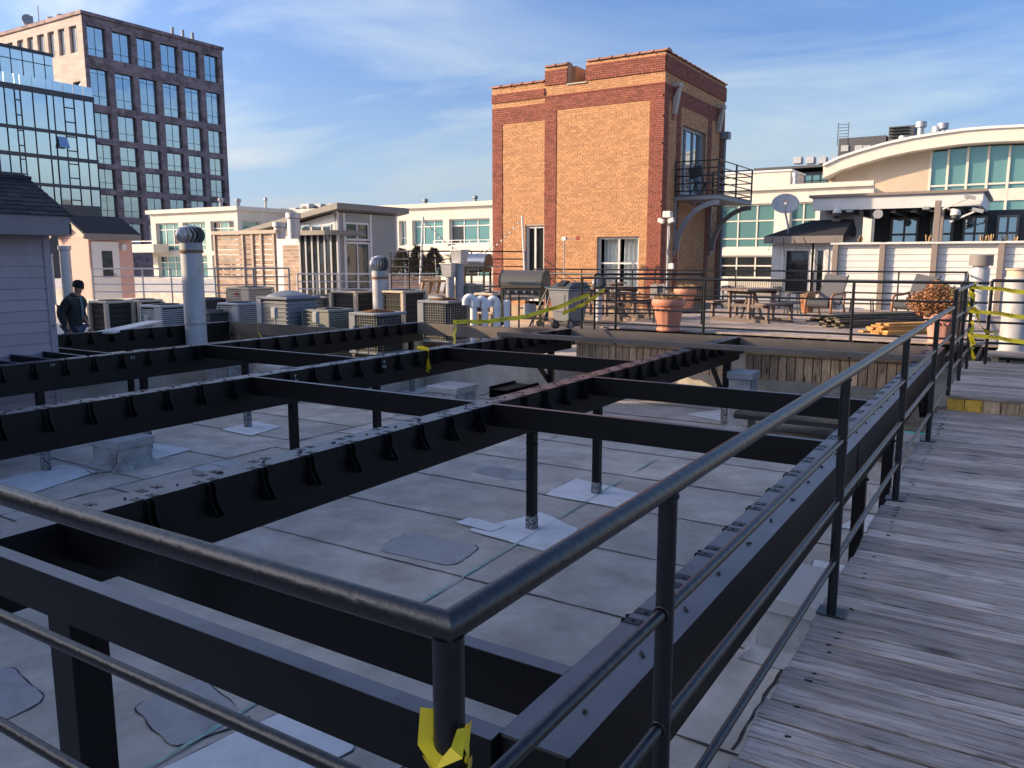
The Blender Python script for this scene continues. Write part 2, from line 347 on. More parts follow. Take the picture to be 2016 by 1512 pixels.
M['bin'] = mat('grey_bin_plastic', (.19,.195,.205), .5, 0, .06, 5)
M['bin_lid'] = mat('dark_bin_lid', (.06,.063,.068), .5, 0, .08, 5)
M['rubber'] = mat('rubber', (.02,.02,.02), .7)
M['wheelhub'] = mat('grey_wheel', (.25,.25,.25), .6)
M['tape'] = mat('yellow_tape', (.82,.62,.02), .4, 0, .08, 8, spec=.4)
M['tape_ink'] = mat('black_tape_print', (.012,.012,.012), .5)
M['chalk'] = mat('white_chalk', (.55,.58,.62), .9)
M['skin'] = mat('skin', (.42,.22,.15), .6, 0, .08, 20)
M['jacket'] = mat('dark_jacket_cloth', (.024,.027,.032), .85, 0, .25, 8, .2, 60)
M['shirt'] = mat('teal_shirt', (.10,.20,.22), .85)
M['jeans'] = mat('blue_jeans', (.05,.075,.12), .85, 0, .2, 20)
M['beanie'] = mat('dark_beanie', (.012,.012,.016), .95, 0, .2, 60)
M['asphalt'] = mat('city_asphalt', (.06,.06,.062), .9, 0, .3, .2)
M['body'] = mat('building_side_brick', (.20,.12,.09), .9, 0, .3, 1)
M['string'] = mat('light_cord', (.03,.03,.03), .6)
M['bulb'] = mat('lamp_glass', (.75,.72,.62), .2)
M['redlabel'] = mat('red_badge', (.35,.04,.03), .5)
M['rusty'] = mat('rust_ring', (.22,.11,.06), .9, 0, .3, 12)

# ================================================================== THE SETTING
ZR = -1.2                                                    # the low roof
g = MB().add([(-3000,-3000,-16),(3000,-3000,-16),(3000,3000,-16),(-3000,3000,-16)], [(0,1,2,3)]).build('ground', M['asphalt'], fixn=False); struct(g)
roof = struct(MB().box(-14.9, 3.0, -8, 16.2, -16, ZR-.014).build('roof', M['body']))
WL[roof] = roof.location.copy()
def ribbon(pts, wd, z, jit=.0):
    mb = MB(); L = []; 
    for i, (x, y) in enumerate(pts):
        a = pts[max(i-1, 0)]; b = pts[min(i+1, len(pts)-1)]; d = Vector((b[0]-a[0], b[1]-a[1], 0)).normalized(); n = Vector((-d.y, d.x, 0))
        q = wd*(.5+random.uniform(-jit, jit)); L.append((Vector((x, y, z))+n*q, Vector((x, y, z))-n*q))
    for i in range(len(L)-1): mb.quad(L[i][0], L[i][1], L[i+1][1], L[i+1][0])
    return mb
ys = [-8] + [-8 + .58 + 1.3*k for k in range(19)]
ys = [y for y in ys if y < 16] + [16.2]
xs_b = [-14.9, -9.35, 3.0]
for i in range(len(ys)-1):
    for j in range(2):
        y0, y1 = ys[i], ys[i+1] + .03
        sh = 0 if j else .45
        x0, x1 = xs_b[j], xs_b[j+1]
        mb = MB(); zt0 = ZR - .004; zt1 = ZR + .004 + .001*j
        mb.add([(x0,y0+sh,zt1-.012),(x1,y0+sh,zt1-.012),(x1,y1+sh,zt0-.012),(x0,y1+sh,zt0-.012),(x0,y0+sh,zt1),(x1,y0+sh,zt1),(x1,y1+sh,zt0),(x0,y1+sh,zt0)],
               [(0,3,2,1),(4,5,6,7),(0,1,5,4),(1,2,6,5),(2,3,7,6),(3,0,4,7)])
        mb.build('roof_sheet', M['roof'], roof)
        n = int((x1-x0)/.18); pts = [(x0+(x1-x0)*k/n, y0+sh-.006+random.uniform(-.007, .007)) for k in range(n+1)]
        ribbon(pts, .016, ZR+.0062, .22).build('seam_bead', M['seam'], roof)
pts = [(-9.35+random.uniform(-.008,.008), -8+.2*k) for k in range(121)]
ribbon(pts, .02, ZR+.0075, .3).build('seam_bead', M['seam'], roof)
for yy in (2.1, 9.9, 4.3, 12.3):
    x0 = {2.1: -2.7, 9.9: -6.1, 4.3: -1.2, 12.3: -2.9}[yy]
    ribbon([(x0+random.uniform(-.01,.01), yy+.1*k) for k in range(13)], .014, ZR+.0078, .3).build('seam_bead', M['seam'], roof)
def blob(pts, round_=.06, sub=5, jit=.008):
    # polygon with rounded, slightly ragged edge
    out = []; n = len(pts)
    for i in range(n):
        a, b, c = Vector(pts[i-1]), Vector(pts[i]), Vector(pts[(i+1) % n])
        da = (a-b).normalized()*round_; dc = (c-b).normalized()*round_
        for k in range(4):
            t = k/3; out.append(b + da*(1-t)**2 + dc*t**2)
        e0 = b+dc; e1 = c + (b-c).normalized()*round_
        for k in range(1, sub): out.append(e0.lerp(e1, k/sub))
    return [(p.x+random.uniform(-jit, jit), p.y+random.uniform(-jit, jit)) for p in out]
def flash(pts, mname='patch', lift=.012, rim=True, rnd_=.05, name='flashing_patch'):
    pl = blob(pts, rnd_)
    mb = MB(); mb.prism(pl, 'z', ZR+.004, ZR+lift); o = mb.build(name, M[mname], roof)
    if rim:
        loop = pl + [pl[0]]; ribbon(loop, .018, ZR+lift-.003, .45).build('seam_bead', M['seam'], roof)
    return o
def sq(x, y, a, b, j=.08): return [(x-a+random.uniform(-j,j), y-b+random.uniform(-j,j)), (x+a+random.uniform(-j,j), y-b+random.uniform(-j,j)), (x+a+random.uniform(-j,j), y+b+random.uniform(-j,j)), (x-a+random.uniform(-j,j), y+b+random.uniform(-j,j))]
flash([(-4.70,6.62),(-3.66,6.50),(-3.72,7.25),(-4.35,7.55)]); flash([(-4.95,6.74),(-4.45,6.70),(-4.42,6.92),(-4.9,6.97)], lift=.017, rnd_=.02)
flash([(-4.66,8.16),(-3.6,8.14),(-3.5,8.75),(-4.68,9.0)])
flash([(-5.12,5.66),(-4.22,5.72),(-4.3,6.3),(-5.2,6.26)], 'patch2', .010, True, .16)
flash([(-10.98,6.68),(-10.12,6.5),(-10.25,7.42),(-11.07,7.35)]); flash([(-10.85,4.95),(-9.92,4.9),(-10.22,5.92),(-10.98,5.9)]); flash([(-11.05,8.55),(-10.25,8.5),(-10.4,9.25),(-11.16,9.35)])
flash([(-5.9,1.6),(-5.02,1.75),(-5.1,2.5),(-5.75,2.6)], 'patch2', .010, True, .1); flash([(-4.55,2.75),(-3.95,2.6),(-3.8,3.05),(-4.5,3.2)], 'patch2', .009, True, .08)
flash([(-3.85,2.35),(-3.2,2.3),(-3.05,3.18),(-3.7,3.2)]); flash([(-3.75,1.5),(-3.4,1.5),(-3.35,1.98),(-3.7,2.05)])
flash([(-5.0,13.9),(-3.9,13.55),(-3.8,14.6),(-4.6,14.8)]); flash([(-8.1,12.9),(-7.0,12.9),(-6.9,13.7),(-8.0,13.7)]); flash(sq(-11.0,13.6,.45,.4)); flash(sq(-7.45,6.9,.4,.35)); flash(sq(-7.45,8.4,.4,.35))
flash(sq(-1.05,7.3,.35,.35)); flash(sq(-1.05,9.05,.35,.35))
flash([(-6.05,8.55),(-5.2,8.5),(-5.25,8.95),(-6.0,9.0)], 'patch2', .009, False, .2, 'flashing_patch')
# green layout line and spots on the roof
ribbon([(-3.87+.0*k+random.uniform(-.006,.006)-.012*k, 1.9+.32*k) for k in range(30)], .022, ZR+.0135, .5).build('chalk_line', M['green_line'], roof)
flash([(-3.62,7.58),(-3.4,7.6),(-3.4,7.68),(-3.62,7.66)], 'teal', .0128, False, .03, 'paint_spot')
# higher roofs behind
r2 = struct(MB().box(-32, -11.08, 11.75, 26.8, -16, -.6).build('roof', M['roof'])); r2c = struct(MB().box(-11.07, -7.82, 14.05, 26.8, -16, -.6).build('roof', M['roof']))
r2b = struct(MB().box(-32, -14.95, -8, 11.74, -16, -.62).build('roof', M['roof']))
r3 = struct(MB().box(-75, -16.2, 26.85, 60, -16, -.15).build('roof', M['roof']))
r4 = struct(MB().box(-7.78, 14, 16.25, 30.5, -16, -.02).build('roof', M['roof']))
r5 = struct(MB().box(-16.1, 14, 30.6, 60, -16, -.3).build('roof', M['roof']))

# -------- walkway and stepped deck
PW = .1405
def plank_mesh(x0, x1, wd, th, name='plank', m='deck', bv=.004):
    return bevel_mesh(MB().box(x0, x1, -wd/2, wd/2, -th, 0), name, M[m], bv)
walk = struct(MB().box(-.56, 1.5, -2.3, 9.7, -.075, -.062).box(-.60, -.55, -2.3, 9.7, -.26, -.078).box(.35, .40, -2.3, 9.7, -.26, -.078).box(1.3, 1.35, -2.3, 9.7, -.26, -.078).build('walkway', M['joist']))  # thin dark sheet under the planks is added to shade their gaps
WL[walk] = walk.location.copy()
pm = [plank_mesh(-.672+random.uniform(-.012,.012), 1.52, PW-random.uniform(.010,.018), .036) for _ in range(9)]
y = -2.2; k = 0
while y < 9.72:
    inst('plank', pm[(k*5) % 9], walk, (random.uniform(-.006,.006), y+PW/2, random.uniform(-.0025,.0025)), (random.uniform(-.012,.012), random.uniform(-.001,.001), random.uniform(-.002,.002))); y += PW; k += 1
# nail heads
nm = mesh_of(MB().cyl((0,0,0),(0,0,.002),.006,8), 'nail', M['screw'])
nb = MB()
yy = .0
for i in range(70):
    for xx in (-.56, .375, 1.32):
        for dy in (-.035, .035):
            if random.random() < .55: nb.cyl((xx+random.uniform(-.03,.03), yy+dy+PW/2+random.uniform(-.01,.01), -.001), (xx, yy+dy+PW/2, .0024), .0042, 6)
    yy += PW
o = nb.build('nail_heads', M['screw'], walk); o['kind'] = 'stuff'
ZP = .16
step = struct(MB().box(-.5, 1.5, 9.80, 9.84, -.3, ZP-.04).box(-.5, 1.5, 11.2, 11.24, -.3, ZP-.04).box(-.5, 1.5, 12.6, 12.64, -.3, ZP-.04).build('step_deck', M['joist'])); WL[step] = step.location.copy()
pm2 = [plank_mesh(-.60+random.uniform(-.01,.01), 1.52, PW-.007, .036) for _ in range(4)]
y = 9.74; k = 0
while y < 13.2:
    inst('plank', pm2[k % 4], step, (0, y+PW/2, ZP+random.uniform(-.002,.002)), (random.uniform(-.01,.01),0,0)); y += PW; k += 1
for k in range(13):
    x0 = -.585+.165*k
    MB().box(x0, x0+.158, 9.752+random.uniform(0,.004), 9.775, -.02, ZP-.037).build('riser_board', M['yellow'] if k < 2 else M['cedar'], step)
for k in range(10):
    y0 = 9.8+.165*k
    MB().box(-.605, -.585, y0, y0+.158, -.35, ZP-.037).build('riser_board', M['cedar'], step)
for k in range(3):
    MB().box(-.36, 2.2, 13.28+k*.2, 13.45+k*.2, ZP+.07, ZP+.105).build('plank', M['deck'], step, bevel=.003)
for x in (-.3, .25, .9): MB().box(x, x+.09, 13.3, 13.9, ZP, ZP+.069).build('sleeper', M['pallet'], step)
# -------- patio deck with its exposed joists and cedar skirt
patio = struct(MB().box(-7.6, 3.2, 16.0, 16.05, -.05, ZP-.04).box(-7.6, 3.2, 20, 20.05, -.05, ZP-.04).box(-7.6, 3.2, 24, 24.05, -.05, ZP-.04).build('patio_deck', M['joist'])); WL[patio] = patio.location.copy()
pmv = [plank_mesh(-7.7+random.uniform(-.02,.02), 3.2, PW-.007, .036) for _ in range(5)]
y = 15.83; k = 0
while y < 25.2:
    inst('plank', pmv[k % 5], patio, (0, y+PW/2, ZP+random.uniform(-.003,.003)), (random.uniform(-.01,.01),0,0)); y += PW; k += 1
for k in range(20):
    x = -7.5+.41*k
    MB().box(x, x+.04, 14.12, 16.0, -.08, ZP-.045).build('joist', M['joist'], patio)
for x0, x1 in ((-7.35, -4.24), (-4.02, -1.2), (-.62, -.4)):
    MB().box(x0, x1, 14.02, 14.16, -.032, .006).build('skirt_cap', M['cap'], patio, bevel=.003)
    n = max(1, int((x1-x0)/.142))
    MB().box(x0+.02, x1-.02, 14.085, 14.10, -.46, -.04).build('skirt_backing', M['joist'], patio)
    for k in range(n):
        a = x0+.02+.142*k; MB().box(a, a+.127, 14.055+random.uniform(0,.006), 14.08, -.46, -.034).build('skirt_board', M['cedar'], patio, bevel=.002)
# a low grey plank platform lying on the roof in front of the skirt
lowd = struct(MB().box(-3.5, -.7, 11.8, 13.9, -.75, -.68).build('low_deck', M['joist'])); WL[lowd] = lowd.location.copy()
for k in range(15):
    y0 = 11.8+.142*k; MB().box(-3.5+random.uniform(-.03,.03), -.72, y0, y0+.136, -.68, -.645+random.uniform(-.002,.002)).build('plank', M['oldplank'], lowd)

# ================================================================== BLACK FRAME
ZB = .27
def hanger_mesh():
    mb = MB()
    for s in (-1, 1):
        y = s*.021
        poly = [(0,-.002),(.030,-.012),(.036,-.10),(.092,-.185),(.092,-.205),(0,-.205)]
        mb.prism(poly, 'y', y-.0015, y+.0015)
        mb.box(.0005, .004, min(y, y+s*.042), max(y, y+s*.042), -.15, -.004)
        mb.box(-.062, .0, min(y+s*.004, y+s*.052), max(y+s*.004, y+s*.052), .0012, .0042)
    mb.box(0, .092, -.021, .021, -.207, -.204)
    for a, b in ((-.03,.045),(-.045,-.04)): mb.cyl((a,b,.004),(a,b,.008),.006,6)
    return mesh_of(mb, 'joist_hanger', M['steel'])
HM = hanger_mesh()
def hangers(beam, xface, y0, y1, phase, side, skip=()):
    k = math.ceil((y0-phase)/.4064); y = phase+k*.4064
    while y < y1:
        if all(abs(y-q) > .10 for q in skip): inst('joist_hanger', HM, beam, (xface, y, ZB), (random.uniform(-.01,.01), 0, 0 if side > 0 else math.pi))
        y += .4064
def beam_y(label, x0, x1, y0, y1, z0=-.12, wraps=True, grp='long black deck beams'):
    b = thing('beam', label, 'beam', ((x0+x1)/2, (y0+y1)/2, z0), grp)
    MB().box(x0+.001, x1-.001, y0, y1, z0, ZB-.002).build('core', M['beam'], b, bevel=.004)
    y = y0; 
    while y < y1-.02:                                  # lapped metal cap lengths
        ye = min(y+2.4, y1)
        for s, xf in ((1, x1), (-1, x0)):
            MB().box(xf-.0005 if s > 0 else xf-.0025, xf+.0025 if s > 0 else xf+.0005, y+.004, ye, ZB-.105, ZB-.0005).build('cap_side', M['beam'], b)
        MB().box(x0-.0025, x1+.0025, y+.004, ye, ZB-.0015, ZB+.0012).build('cap_strip', M['cap_metal'], b); y += 2.4
    return b
def screws(b, x, y0, y1, st=.33):
    mb = MB(); y = y0
    while y < y1:
        mb.cyl((x+random.uniform(-.018,.018), y+random.uniform(-.04,.04), ZB), (x, y, ZB+.0075), .0075, 7); y += st
    o = mb.build('screw_heads', M['screw'], b); o['kind'] = 'stuff'
BP = beam_y('long black beam second from the timber walkway, lined with joist hangers', -4.265, -4.07, 1.72, 13.93)
hangers(BP, -4.07, 1.95, 13.2, 3.45, 1, (6.17, 8.2)); hangers(BP, -4.265, 2.0, 13.2, 3.57, -1, (6.17, 9.84)); screws(BP, -4.165, 1.9, 13.6)
BQ = beam_y('long black beam third from the walkway, chalk marks on its side', -7.56, -7.36, 1.72, 13.93)
hangers(BQ, -7.36, 1.95, 13.2, 3.83, 1, (6.17, 9.84)); hangers(BQ, -7.56, 2.0, 13.2, 3.65, -1, (8.15, 6.17)); screws(BQ, -7.46, 1.9, 13.6)
BR = beam_y('long black beam fourth from the walkway, right below the grey siding house', -10.95, -10.77, 1.72, 13.6)
hangers(BR, -10.77, 1.95, 13.2, 5.5, 1, (8.15,)); screws(BR, -10.86, 2, 13)
BS = beam_y('farthest long black beam, emerging behind the corner of the grey house', -14.57, -14.39, 6.2, 11.5, -.13)
hangers(BS, -14.39, 6.4, 11.2, 8.41, 1)
BT = beam_y('black beam running right alongside the timber walkway railing', -1.155, -.935, 1.775, 13.93, -.11)
hangers(BT, -1.155, 2.4, 13.6, 3.5, -1, (6.17, 8.2)); screws(BT, -1.0, 2.0, 13.6, .42)
MB().box(-.934, -.9305, 6.32, 13.9, -.10, ZB-.012).build('skin_sheet', M['beam'], BT)
for y in (6.3, 8.6): MB().box(-.9315, -.9285, y, y+.012, .12, ZB).build('lap_edge', M['steel'], BT)
def beam_x(label, x0, x1, y0, y1, z0, name='cross_beam', z1=ZB, grp='black cross beams'):
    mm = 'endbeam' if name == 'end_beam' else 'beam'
    b = thing(name, label, 'beam', ((x0+x1)/2, (y0+y1)/2, z0), grp)
    MB().box(x0, x1, y0, y1, z0, z1).build('core', M[mm], b, bevel=.003); 
    MB().box(x0, x1, y0-.002, y1+.002, z1+.0002, z1+.0025).build('cap_strip', M['cap_metal'] if mm == 'beam' else M[mm], b); return b
beam_x('nearest black cross beam, in front of its near twin at the corner post', -7.3, -1.157, 1.735, 1.80, .072)
beam_x('black cross beam just behind the nearest one, under the corner railing', -4.068, -1.157, 2.157, 2.215, .072)
beam_x('near cross beam between the second beam and the walkway beam', -4.066, -1.157, 6.155, 6.205, .065)
beam_x('near cross beam between the third and second long beams', -7.356, -4.267, 6.155, 6.205, .065)
beam_x('farther cross beam between the second beam and the walkway beam', -4.066, -1.157, 8.20, 8.25, .065)
beam_x('farther cross beam between the third and second long beams, over the braced post', -7.356, -4.267, 9.83, 9.88, .065)
beam_x('cross beam between the fourth and third long beams', -10.766, -7.564, 8.13, 8.18, .065)
for k, yy in enumerate((4.55, 4.95, 5.4, 5.85, 6.3, 6.68)):
    beam_x(['first','second','third','fourth','fifth','sixth'][k]+' short black joist from the left, between grey house and beam', -12.04 if yy < 6.5 else -14.38, -10.955, yy, yy+.04, .07, 'short_joist', ZB-.003, 'short joists under the grey house')
UE = 'sunlit black end beam '
beam_x(UE+'between the farthest and fourth long beams, left end', -14.38, -10.955, 11.50, 11.55, .03, 'end_beam', ZB, 'end beams')
beam_x(UE+'between the fourth and third long beams, in front of the condensers', -10.765, -7.565, 13.40, 13.45, .03, 'end_beam', ZB, 'end beams')
beam_x(UE+'between the third and second long beams, below the terracotta planter', -7.355, -4.27, 13.86, 13.91, .08, 'end_beam', ZB, 'end beams')
beam_x(UE+'between the second beam and the walkway beam, at the patio railing', -4.065, -1.16, 13.86, 13.91, .08, 'end_beam', ZB, 'end beams')
tag(MB().box(-7.62, -1.0, 11.66, 11.75, ZB+.009, ZB+.085).build('loose_timber', M['endbeam'], bevel=.004), 'long dark timber lying across the tops of the beams at the far end', 'timber')
# posts of the frame
def post(label, x, y, ztop, worn=.15, sz=.09, brace=False, zb=ZR):
    p = thing('post', label, 'post', (x, y, zb), 'posts of the black frame')
    h = sz/2
    MB().box(x-h, x+h, y-h, y+h, zb+worn, ztop-.003).build('shaft', M['beam'], p, bevel=.004)
    MB().box(x-h-.004, x+h+.004, y-h-.004, y+h+.004, zb, zb+worn-.002).build('worn_base', M['worn'], p, bevel=.004)
    MB().box(x-h-.02, x+h+.02, y-.02, y+.02, ztop-.16, ztop-.145).build('bracket', M['steel'], p)
    if brace: MB().bar((x-.04, y-.03, ztop-.55), (x-.04, y-.62, ztop-.04), .09, .04, (1,0,0)).build('brace', M['beam'], p)
    return p
nm1 = 'black post under the '
post(nm1+'second beam, nearer, on a pale flashing patch', -4.16, 7.02, -.122); post(nm1+'second beam, farther, on a pale flashing patch', -4.16, 8.55, -.122)
post(nm1+'second beam by the cedar skirt, with a diagonal brace', -4.16, 13.5, -.122, .3, .1, True)
post(nm1+'third beam, nearer of a pair', -7.46, 6.84, -.122); post(nm1+'third beam, farther of a pair', -7.46, 8.36, -.122); post(nm1+'third beam with a diagonal brace at the far end', -7.46, 13.28, -.122, .15, .1, True)
for y, d in ((5.6, 'leftmost'), (7.1, 'middle one'), (8.95, 'rightmost')): post('post with whitened base under the fourth beam, '+d+' of three', -10.86, y, -.122, .28)
post(nm1+'fourth beam far away beside the metal duct curb', -10.86, 13.3, -.122, .3)
post('black post in the gap between deck and beam, nearest', -1.05, 7.31, -.112, .1, .1); post('black post in the gap between deck and beam, second', -1.05, 9.05, -.112, .1, .1); post('black post in the gap by the step, braced', -1.05, 12.9, -.112, .1, .1, True)
post('big black post under the nearest cross beam at lower left', -3.40, 1.83, .07, .05, .17)
post('black post below the fourth beam behind the grey house', -14.48, 9.2, -.132, .1)
# chalk marks
for txt, p, s in (('P25', (-7.3535, 8.42, .135), .05), ('X', (-7.3535, 8.42, .205), .06), ('7C', (-7.3535, 6.82, .14), .05), ('Y', (-7.3535, 6.80, .20), .06)):
    o = inst('chalk_mark', text_mesh(txt, s, M['chalk'], .0004), BQ, p, (math.pi/2, 0, math.pi/2))
for txt, p in (('I 4', (-10.764, 5.75, .22)), ('2-1', (-10.764, 6.9, .2))): inst('chalk_mark', text_mesh(txt, .05, M['chalk'], .0004), BR, p, (math.pi/2, 0, math.pi/2))
for i in range(14):
    pass

# ================================================================== NEAR RAILING
def rail_set(mb_parent, pts, zs, r, rt, zbase=0):
    pass
RX = -.632; CY = .842
rl = thing('railing', 'black pipe railing turning a corner in front, along the walkway', 'railing', (RX, 4, 0))
RT = .0218; RR = .0135
top = [(-5.2, CY, 1.1), (RX, CY, 1.1)]
def mitre(p_far, along):
    n = 32; vs = []
    for end in (0, 1):
        for k in range(n):
            a = 2*math.pi*k/n; o_ = RT*math.cos(a); z = 1.1+RT*math.sin(a)
            if along == 'x': vs.append((RX-o_ if end else -5.2, CY+o_, z))
            else: vs.append((RX+o_+(.032 if end else 0), CY-o_ if not end else 9.62, z))
    return MB().add(vs, [(k, (k+1) % n, n+(k+1) % n, n+k) for k in range(n)] + [tuple(range(n))[::-1], tuple(range(n, 2*n))])
mitre(None, 'x').build('top_rail', M['rail'], rl, smooth=40); mitre(None, 'y').build('top_rail', M['rail'], rl, smooth=40)
for z in (.81, .53, .25):
    MB().cyl((-5.2, CY, z), (RX-.02, CY, z), RR, 20).build('mid_rail', M['rail'], rl, smooth=40)
    MB().cyl((RX, CY+.02, z), (RX+.032, 9.6, z), RR, 20).build('mid_rail', M['rail'], rl, smooth=40)
for y in (CY, 1.655, 3.74, 5.84, 7.93):
    xq = RX+.032*(y-CY)/8.8
    p = MB().cyl((xq, y, .004), (xq, y, 1.088), .0215 if y > 1 else .0225, 24).build('rail_post', M['rail'], rl, smooth=40)
    if y > 1: MB().box(xq-.06, xq+.06, y-.055, y+.055, .0025, .0095).build('base_plate', M['rail'], p, bevel=.002)
    for z in (.81, .53, .25):
        MB().tube([(xq+.0225*math.cos(a)*.72, y-.021, z+.0175*math.sin(a)) for a in [2*math.pi*k/14 for k in range(14)]], .0032, 6, True).build('weld_bead', M['rail'], p, smooth=1)
for x in (-2.7, -4.8): MB().cyl((x, CY, -.9), (x, CY, 1.085), .0215, 20).build('rail_post', M['rail'], rl, smooth=40)
# weld beads
for y in (1.655, 3.74, 5.84, 7.93):
    MB().tube([(RX+.032*(y-CY)/8.8+.0222*math.cos(a), y+.0222*math.sin(a), 1.078+.006*math.sin(2*a)) for a in [2*math.pi*k/16 for k in range(16)]], .0035, 6, True).build('weld_bead', M['rail'], rl, smooth=1)
def small_rail(label, segs, zdeck, ztop, r=.02, nm_='railing', mats='rail', zs=None, posts=(), rp=.02):
    t = thing(nm_, label, 'railing', (segs[0][0][0], segs[0][0][1], zdeck))
    zs = zs or [ztop, ztop-.29, ztop-.57, ztop-.85]
    for (a, b) in segs:
        for i, z in enumerate(zs):
            MB().cyl((a[0], a[1], z), (b[0], b[1], z), r if i == 0 else r*.72, 12).build('top_rail' if i == 0 else 'mid_rail', M[mats], t, smooth=40)
    for (x, y) in posts: MB().cyl((x, y, zdeck), (x, y, ztop), rp, 12).build('rail_post', M[mats], t, smooth=40)
    return t
small_rail('short black railing on the raised step, wound with caution tape', [((-.585, 9.66), (-.545, 12.9))], ZP, 1.27, .022, posts=[(-.585, 9.7), (-.565, 10.95), (-.55, 12.2)], rp=.0215)
small_rail('black patio railing running past the big terracotta planter', [((-7.2, 14.0), (-.42, 14.0))], 0.0, 1.245, .023, posts=[(-7.19, 14), (-6.47, 14), (-4.76, 14), (-2.3, 14), (-.78, 14)], rp=.024)
small_rail('black railing at right continuing past the tape-wrapped post', [((-.36, 12.9), (2.4, 12.9))], ZP, 1.31, .022, posts=[(-.36, 12.9), (1.4, 12.9)], rp=.022)
small_rail('black railing returning along the patio edge behind the taped corner', [((-.75, 14.05), (-1.2, 23.5))], ZP, 1.25, .022, posts=[(-.8, 15.4), (-.9, 17.6), (-1.0, 19.8), (-1.1, 21.8)], rp=.02)
small_rail('black railing along the far side of the patio below the brick tower', [((-13.9, 23.5), (-1.2, 23.5))], ZP, 1.27, .024, posts=[(-13.9,23.5),(-12.1,23.5),(-10.32,23.5),(-9.57,23.5),(-7.08,23.5),(-4.93,23.5),(-2.78,23.5),(-1.25,23.5)], rp=.02)
small_rail('black railing around the grills, left of the patio', [((-10.4, 16.9), (-7.9, 16.0)), ((-7.9, 16.0), (-6.0, 17.5))], ZP-.3, 1.27, .024, posts=[(-10.4,16.9),(-7.9,16.0),(-6.0,17.5)], rp=.022)
small_rail('tall black railing of the raised terrace left of the tower', [((-16.6, 20.3), (-14.5, 24.0)), ((-16.6,20.3),(-18.2,21.3))], -.4, 1.85, .024, posts=[(-16.6,20.3),(-18.2,21.3),(-15.5,22.2),(-14.5,24.0)], rp=.022, zs=[1.85,1.6,1.35,1.1])

# ================================================================== BUILDINGS
X_, Y_, Z_ = Vector((1,0,0)), Vector((0,1,0)), Vector((0,0,1))
def pbox(mb, o, a, n, u0, u1, d0, d1, z0, z1):
    # box in a wall's own frame: u along the wall, d out of it, z up
    P = lambda u, d, z: o + a*u + n*d + Z_*z
    return mb.add([P(u0,d0,z0),P(u1,d0,z0),P(u1,d1,z0),P(u0,d1,z0),P(u0,d0,z1),P(u1,d0,z1),P(u1,d1,z1),P(u0,d1,z1)],
                  [(0,3,2,1),(4,5,6,7),(0,1,5,4),(1,2,6,5),(2,3,7,6),(3,0,4,7)])
def window(parent, o, a, n, u0, u1, z0, z1, cols=(.5,), rows=(), fr=.06, rec=.1, fm='white', gm='glass_teal', gm2=None, name='window', curtain=False):
    mb = MB(); f = fr
    us = [u0] + [u0+(u1-u0)*c for c in cols] + [u1]; zs = [z0] + [z0+(z1-z0)*c for c in rows] + [z1]
    pbox(mb, o, a, n, u0, u1, -rec-.06, -rec+.03, z0, z0+f); pbox(mb, o, a, n, u0, u1, -rec-.06, -rec+.03, z1-f, z1)
    pbox(mb, o, a, n, u0, u0+f, -rec-.06, -rec+.03, z0+f, z1-f); pbox(mb, o, a, n, u1-f, u1, -rec-.06, -rec+.03, z0+f, z1-f)
    for q in us[1:-1]: pbox(mb, o, a, n, q-f*.4, q+f*.4, -rec-.05, -rec+.02, z0+f, z1-f)
    for q in zs[1:-1]: pbox(mb, o, a, n, u0+f, u1-f, -rec-.045, -rec+.015, q-f*.4, q+f*.4)
    w_ = mb.build(name, M[fm], parent)
    for i in range(len(us)-1):
        for j in range(len(zs)-1):
            pm_ = MB(); e = random.uniform(-.004, .004)
            pbox(pm_, o, a, n, us[i]+f*.5, us[i+1]-f*.5, -rec-.04+e, -rec-.03+e, zs[j]+f*.5, zs[j+1]-f*.5)
            g_ = gm if not gm2 or random.random() > .3 else gm2
            pm_.build('pane', M[g_], w_)
    return w_
def facade(parent, o, a, n, W, H0, H1, cols, rows, dep, mname, name='wall'):
    mb = MB(); e = [0] + [q for c in cols for q in c] + [W]
    for i in range(0, len(e), 2): 
        if e[i+1] > e[i]+1e-4: pbox(mb, o, a, n, e[i], e[i+1], -dep, 0, H0, H1)
    zz = [H0] + [q for r in rows for q in r] + [H1]
    for c in cols:
        for i in range(0, len(zz), 2):
            if zz[i+1] > zz[i]+1e-4: pbox(mb, o, a, n, c[0], c[1], -dep, -.004, zz[i], zz[i+1])
    return mb.build(name, M[mname], parent)

# -------- grey siding house at the left edge
XH, YH = -12.06, 6.53
gh = thing('siding_house', 'violet grey lap-sided roof house with dark shingle roof at left edge', 'house', (XH-1.5, 4.5, ZR))
MB().box(XH-3.4, XH-.03, 1.5, YH-.02, ZR, 2.0).build('wall', M['siding_grey'], gh)
k = 0; z = ZR
while z < 1.86:
    MB().add([(XH-.03,1.5,z),(XH+.016,1.5,z),(XH+.016,YH-.09,z),(XH-.03,YH-.09,z),(XH-.03,1.5,z+.172),(XH-.002,1.5,z+.172),(XH-.002,YH-.09,z+.172),(XH-.03,YH-.09,z+.172)],
             [(0,3,2,1),(4,5,6,7),(0,1,5,4),(1,2,6,5),(2,3,7,6),(3,0,4,7)]).build('siding_board', M['siding_grey'], gh); z += .159
MB().box(XH-.03, XH+.026, YH-.088, YH+.01, ZR, 1.93).build('corner_board', M['siding_grey'], gh, bevel=.003)
XE = -11.6; ridge = aty(51, 352, 6.62); ZE = 2.2
MB().box(XE-.04, XE, 1.5, 6.62, 1.93, ZE).build('fascia', M['trim_grey'], gh); MB().box(XH, XE-.04, 1.5, 6.6, 1.93, 1.96).build('soffit', M['trim_grey'], gh)
XRG, ZRG = ridge.x, ridge.z
